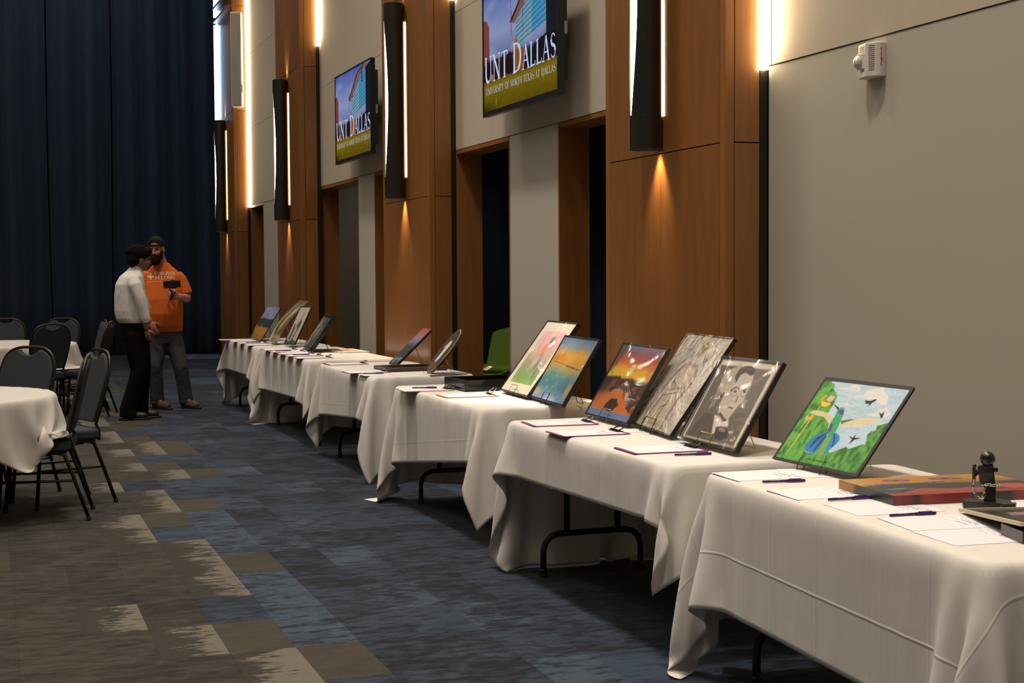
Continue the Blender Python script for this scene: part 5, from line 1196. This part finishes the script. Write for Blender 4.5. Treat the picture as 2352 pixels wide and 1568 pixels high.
def hand(m, wrist, fdir, pnorm, curl, s=1., thumb=1, length=.085):
    """palm + 4 fingers curling towards pnorm + thumb leaving the side of the palm"""
    w_ = Vector(wrist); f = Vector(fdir).normalized(); p = Vector(pnorm); p = (p-f*p.dot(f)).normalized(); sd = f.cross(p)*thumb
    R_ = Matrix((sd, p, f)).transposed(); m.ell(w_+f*.045*s, (.040*s, .015*s, .050*s), 14, 10, R_)
    for k, (o, L) in enumerate(((.027, .068), (.009, .078), (-.009, .073), (-.026, .058))):
        a = w_+f*.080*s+sd*o*s; ang = 0; pts = [a-f*.03*s]; 
        pts.append(a)
        for j, fr_ in enumerate((.45, .30, .25)):
            ang += curl*(.75+.15*j); a = a+(f*math.cos(ang)+p*math.sin(ang))*L*fr_*s; pts.append(a)
        m.tube(pts, [.0085*s, .0088*s, .0083*s, .0076*s, .0062*s], 8)
    b = w_+f*.022*s+sd*.030*s; d = (f*.55+sd*.75+p*.35).normalized(); d2 = (f*.8+sd*.15+p*.6).normalized()
    m.tube([b-sd*.012*s, b+d*.030*s, b+d*.030*s+d2*.030*s, b+d*.030*s+d2*.052*s], [.013*s, .011*s, .0095*s, .0075*s], 8)
# ------------------------------------------------ man in orange
O1 = (1.86+.02, 15.85); A1 = -math.atan2(O1[0], O1[1])
p1_ = thing('person', 'bearded man in orange t-shirt and backwards black cap holding a phone on a grip', 'person', (O1[0], O1[1], 0), A1)
m = MB()
HC1 = (-.172, -.07, 1.700)
head(m, HC1, -.22, .10, 1.04)
m.tube([(-.155, -.01, 1.66), (-.115, .015, 1.50)], [.062, .075], 16)
loft(m, [(-.10, .02, .80, .16, .115, 0), (-.105, .0, 1.0, .175, .145, 0), (-.105, .0, 1.2, .185, .14, 0), (-.105, .02, 1.36, .19, .12, 0), (-.11, .02, 1.47, .15, .09, 0), (-.115, .02, 1.54, .07, .06, 0)])
m.tube([(.045, .02, 1.42), (.105, .02, 1.32), (.140, .0, 1.18)], [.068, .058, .047], 14)      # right in picture: upper arm
m.tube([(.140, .0, 1.18), (.110, -.13, 1.185), (.055, -.235, 1.205)], [.047, .046, .030], 14)
hand(m, (.055, -.235, 1.205), (-.9, -.30, .12), (-.3, .9, .1), 1.15, 1.06, -1)
m.tube([(-.27, .02, 1.44), (-.345, .03, 1.28), (-.37, .02, 1.16)], [.068, .055, .046], 14)
m.tube([(-.37, .02, 1.16), (-.30, -.10, 1.02), (-.235, -.16, .94)], [.046, .042, .028], 14)
hand(m, (-.235, -.16, .94), (.35, -.25, -.9), (.5, .8, .2), .35, 1.05, 1)
LEG1 = (((-.165, .02, .84), (-.20, -.05, .46), (-.185, .02, .09)), ((-.03, .02, .84), (.065, -.05, .45), (.115, .02, .09)))
for a, b, c_ in LEG1:
    m.tube([a, tuple((Vector(a)+Vector(b))/2), b, tuple((Vector(b)+Vector(c_))/2), c_], [.095, .080, .058, .056, .040], 14)
    m.tube([c_, (c_[0]+.02, c_[1]-.02, .05), (c_[0]+.09, c_[1]-.10, .035)], [.038, .040, .030], 10)
m.build('body', M['skin'], p1_, remesh=.0065)
m = MB()
loft(m, [(-.095, .02, .825, .188, .150, 0), (-.098, .0, .90, .192, .168, 0), (-.10, -.015, 1.02, .200, .182, 0), (-.105, -.01, 1.18, .206, .172, 0), (-.105, .01, 1.32, .205, .150, 0), (-.105, .02, 1.42, .190, .125, 0), (-.11, .025, 1.48, .155, .10, 0), (-.115, .02, 1.525, .105, .085, 0), (-.118, .01, 1.562, .078, .066, 0)], 28)
m.tube([(.03, .02, 1.430), (.075, .02, 1.375), (.110, .01, 1.30), (.136, .0, 1.225)], [.068, .072, .070, .070], 16)
m.tube([(-.25, .02, 1.435), (-.315, .02, 1.38), (-.36, .02, 1.28), (-.375, .02, 1.235)], [.075, .083, .080, .076], 16)
shirt1 = m.build('tshirt', M['orange'], p1_, remesh=.009)
m = MB(); loft(m, [(-.10, .02, .70, .165, .125, 0), (-.10, .02, .80, .178, .140, 0), (-.10, .02, .88, .175, .14, 0)], 20)
for a, b, c_ in LEG1:
    A, B, C_ = Vector(a), Vector(b), Vector(c_)
    m.tube([A, (A+B)/2, B, (B+C_)/2, C_, C_-Vector((0, 0, .03))], [.110, .098, .078, .074, .076, .080], 16)
m.build('jeans', M['jeans'], p1_, remesh=.010)
for (a, b, c_), sx in zip(LEG1, (1, 1)):
    q = Vector(c_); s_ = MB()
    s_.tube([q+Vector((-.035, .045, -.035)), q+Vector((0, .0, -.030)), q+Vector((.045, -.05, -.042)), q+Vector((.10, -.11, -.052)), q+Vector((.125, -.135, -.056))], [.040, .052, .046, .042, .026], 14)
    o = s_.build('shoe', M['shoe'], p1_, remesh=.007)
    MB().prism([(q.x-.06, q.y+.05), (q.x+.0, q.y+.085), (q.x+.155, q.y-.10), (q.x+.165, q.y-.155), (q.x+.11, q.y-.165), (q.x-.04, q.y-.02)], 0.001, .022).build('sole', M['black_pl'], o, bevel=.005)
    MB().box(q.x-.005, q.x+.05, q.y-.075, q.y-.06, .082, .10).build('lace', M['tagc'], o, bevel=.003)
R_ = Matrix.Rotation(-.22, 3, 'Z') @ Matrix.Rotation(.10, 3, 'X'); Hc = Vector(HC1); S_ = 1.04
def hp(o): return Hc+R_ @ (Vector(o)*S_)
m = MB()
for o, r in (((0, -.055, -.085), (.058, .050, .052)), ((0, -.045, -.11), (.045, .042, .045)), ((.048, -.015, -.055), (.026, .05, .05)), ((-.048, -.015, -.055), (.026, .05, .05)), ((0, -.06, -.10), (.062, .052, .06)), ((0, -.092, -.045), (.033, .012, .008))): m.ell(hp(o), [q*S_ for q in r], 14, 10, R_)
m.build('beard', M['beard'], p1_, remesh=.006)
MB().ell(hp((0, -.094, -.060)), (.016, .006, .004), 10, 6, R_).build('lips', simple('lips', (.3, .09, .07), .5), p1_, smooth=True)
m = MB(); m.ell(hp((0, .012, .055)), (.090, .108, .085), 22, 14, R_); cap = m
vs = [v for v in cap.v]; 
keep = []
for f_ in cap.f:
    c_ = sum((Vector(cap.v[i]) for i in f_), Vector())/len(f_); l = R_.transposed() @ (c_-Hc)
    if l.z < .045 and not (l.z > .030): continue
    if l.y < -.04 and abs(l.x) < .048 and l.z < .098-.35*abs(l.x): continue
    keep.append(f_)
cap.f = keep; cap.mi = [0]*len(keep)
o = cap.build('cap', M['cap'], p1_, smooth=True); sm = o.modifiers.new('cloth', 'SOLIDIFY'); sm.thickness = .005
MB().tube([hp((.088*math.sin(a), .012-.104*math.cos(a), .050)) for a in [(-1.15+2.3*k/12) for k in range(13)]], .0085, 8).build('strap', M['cap'], o)
MB().prism([(-.06, 0), (-.055, .05), (-.03, .075), (.03, .075), (.055, .05), (.06, 0)], 0, .004, R_ @ Matrix.Rotation(-.35, 3, 'X'), hp((0, .095, .035))).build('brim', M['cap'], o)
for k in (-1, 1):
    MB().ell(hp((k*.031, -.080, .008)), (.013, .006, .006), 10, 6, R_).build('eye', M['eye'], p1_, smooth=True)
    MB().ell(hp((k*.032, -.086, .026)), (.020, .005, .0045), 10, 6, R_).build('eyebrow', M['beard'], p1_, smooth=True)
# shirt print, wrapped on the chest
bpy.context.view_layer.update(); dg = bpy.context.evaluated_depsgraph_get(); se = shirt1.evaluated_get(dg)
def onshirt(x, z):
    ok, loc, nr, fi = se.ray_cast(Vector((x, -1.0, z)), Vector((0, 1, 0)))
    return (x, (loc.y if ok else -.12)-.0035, z)
m = MB()
def shirt_text(s, hs, x0, z0, width, height):
    q, wd = text_quads(s, hs, 1, 1.35)
    for Q in q: m.add([onshirt(x0+a/wd*width, z0+b*height) for a, b in Q], [(0, 1, 2, 3)])
shirt_text('FORGIVEN', [1.1]+[.95]*7, -.190, 1.432, .215, .035); shirt_text('FELONS', [1.0]*6, -.185, 1.386, .205, .036)
for q in (((-.236, 1.384), (-.222, 1.384), (-.218, 1.410), (-.240, 1.410)), ((-.240, 1.410), (-.218, 1.410), (-.218, 1.424), (-.240, 1.424)), ((-.262, 1.404), (-.240, 1.408), (-.240, 1.424), (-.262, 1.428)), ((-.218, 1.408), (-.196, 1.404), (-.196, 1.428), (-.218, 1.424)), ((-.240, 1.424), (-.218, 1.424), (-.222, 1.454), (-.236, 1.454))):
    m.add([onshirt(a, b) for a, b in q], [(0, 1, 2, 3)])
for k in range(9): m.add([onshirt(a, b) for a, b in ((-.25+.022*k, 1.362), (-.235+.022*k, 1.362), (-.235+.022*k, 1.366), (-.25+.022*k, 1.366))], [(0, 1, 2, 3)])
m.build('shirt_print', simple('pale_shirt_print', (.72, .52, .42), .7), p1_)['kind'] = 'stuff'
# phone on a hand grip
t = thing('phone_grip', 'black phone clamped on a small hand grip in front of the orange t-shirt', 'phone', (O1[0], O1[1], 0), A1)
MB().box(-.088, .088, -.006, .006, -.038, .038, Matrix.Rotation(-.05, 3, 'Y'), (-.012, -.335, 1.335)).build('phone', M['black_gl'], t, bevel=.004)
MB().box(-.028, .028, -.010, .014, -.047, .047, None, (0, 0, 0)).build('clamp', M['black_pl'], t, bevel=.003).location = (-.0, -.328, 1.335)
MB().tube([(-.045, -.325, 1.325), (-.038, -.32, 1.290), (-.020, -.31, 1.262), (-.004, -.305, 1.240)], .008, 8).build('neck', M['black_pl'], t, smooth=True)
MB().tube([(.020, -.300, 1.262), (-.010, -.295, 1.225), (-.030, -.29, 1.165)], [.013, .015, .014], 12).build('handle', M['black_pl'], t, smooth=True)
# ------------------------------------------------ man in white shirt
O2 = (1.33, 14.85); A2 = -math.atan2(O2[0], O2[1])
p2_ = thing('person', 'man in white long sleeved shirt and black trousers seen from behind his right side', 'person', (O2[0], O2[1], 0), A2)
m = MB(); HC2 = (.118, -.02, 1.585); FY = 1.80  # face turned to picture right and away
head(m, HC2, FY, .12, .97)
m.tube([(.10, .0, 1.54), (.06, .0, 1.42)], [.055, .065], 16)
loft(m, [(.05, 0, .86, .12, .15, .1), (.03, 0, 1.05, .115, .15, .1), (.015, 0, 1.25, .12, .17, .1), (.02, 0, 1.38, .11, .165, .1), (.05, 0, 1.46, .07, .09, .1)])
m.tube([(.045, -.17, 1.36), (.095, -.19, 1.22), (.125, -.185, 1.10)], [.055, .048, .042], 12)
m.tube([(.125, -.185, 1.10), (.148, -.185, .99), (.165, -.18, .90)], [.042, .038, .027], 12)
hand(m, (.165, -.18, .905), (.10, -.05, -1), (.7, .7, 0), .38, .98, 1)
m.tube([(.06, .17, 1.36), (.10, .19, 1.22), (.15, .17, 1.10)], [.055, .048, .042], 12)
m.tube([(.15, .17, 1.10), (.155, .16, 1.0), (.145, .15, .91)], [.042, .038, .027], 12)
hand(m, (.145, .15, .91), (.05, -.1, -.95), (.2, -.9, 0), .4, .98, -1)
LEG2 = (((.045, -.075, .86), (.085, -.09, .48), (-.025, -.08, .09)), ((.075, .08, .86), (.12, .07, .48), (.085, .09, .09)))
for a, b, c_ in LEG2:
    m.tube([a, tuple((Vector(a)+Vector(b))/2), b, tuple((Vector(b)+Vector(c_))/2), c_], [.088, .075, .054, .052, .036], 14)
    m.tube([c_, (c_[0]+.03, c_[1]-.01, .045), (c_[0]+.12, c_[1]+.0, .032)], [.034, .036, .026], 10)
m.build('body', M['skin2'], p2_, remesh=.0065)
m = MB()
loft(m, [(.045, 0, .955, .142, .165, .1), (.030, 0, 1.0, .160, .180, .1), (.015, 0, 1.08, .158, .185, .1), (.010, 0, 1.22, .150, .190, .1), (.012, 0, 1.34, .140, .192, .1), (.03, 0, 1.42, .115, .165, .1), (.06, 0, 1.475, .078, .088, .1), (.078, 0, 1.515, .062, .062, .1)], 28)
m.tube([(.030, -.14, 1.395), (.06, -.185, 1.33), (.105, -.20, 1.20), (.130, -.195, 1.10), (.150, -.19, 1.01), (.163, -.185, .965)], [.060, .068, .060, .056, .052, .042], 16)
m.tube([(.045, .14, 1.395), (.08, .18, 1.33), (.12, .195, 1.20), (.155, .175, 1.10), (.150, .16, 1.01), (.150, .15, .965)], [.062, .068, .060, .056, .050, .040], 16)
shirt2 = m.build('shirt', M['shirt'], p2_, remesh=.009)
loft(MB(), [(.082, 0, 1.495, .072, .070, .1), (.088, 0, 1.53, .064, .064, .1)], 20).build('collar', M['shirt'], p2_, smooth=True)
m = MB(); loft(m, [(.055, 0, .78, .150, .165, .1), (.05, 0, .88, .152, .168, .1), (.045, 0, .985, .140, .160, .1)], 20)
for a, b, c_ in LEG2:
    A, B, C_ = Vector(a), Vector(b), Vector(c_)
    m.tube([A, (A+B)/2, B, (B+C_)/2, C_+Vector((0, 0, .02)), C_-Vector((0, 0, .055))], [.112, .102, .084, .080, .086, .090], 16)
m.build('trousers', M['trousers'], p2_, remesh=.010)
for a, b, c_ in LEG2:
    q = Vector(c_); s_ = MB()
    s_.tube([q+Vector((-.06, .0, -.045)), q+Vector((0, .0, -.035)), q+Vector((.08, .0, -.046)), q+Vector((.15, .0, -.055)), q+Vector((.185, .0, -.058))], [.036, .046, .042, .038, .022], 14)
    o = s_.build('shoe', M['shoe2'], p2_, remesh=.007)
    MB().prism(rrect(q.x-.095, q.x+.215, q.y-.045, q.y+.045, .04), .001, .018).build('sole', M['black_pl'], o, bevel=.004)
R2 = Matrix.Rotation(FY, 3, 'Z') @ Matrix.Rotation(.12, 3, 'X'); H2 = Vector(HC2); rs = random.Random(3); m = MB()
def h2(o): return H2+R2 @ Vector(o)
m.ell(h2((0, .030, .055)), (.098, .112, .088), 22, 14, R2); m.ell(h2((0, .070, .0)), (.085, .07, .085), 18, 12, R2); m.ell(h2((0, -.045, .085)), (.072, .062, .045), 16, 10, R2)
for k in range(150):
    a, b = rs.uniform(0, 2*PI), rs.uniform(-.05, 1); r_ = math.sqrt(max(0, 1-b*b))
    m.ell(h2((.094*r_*math.cos(a), .032+.108*r_*math.sin(a), .055+.086*b)), (.014, .014, .014), 6, 5, R2)
m.build('hair', M['hair'], p2_, remesh=.006)
for k in (-1, 1):
    MB().ell(h2((k*.030, -.076, .008)), (.012, .006, .006), 10, 6, R2).build('eye', M['eye'], p2_, smooth=True)
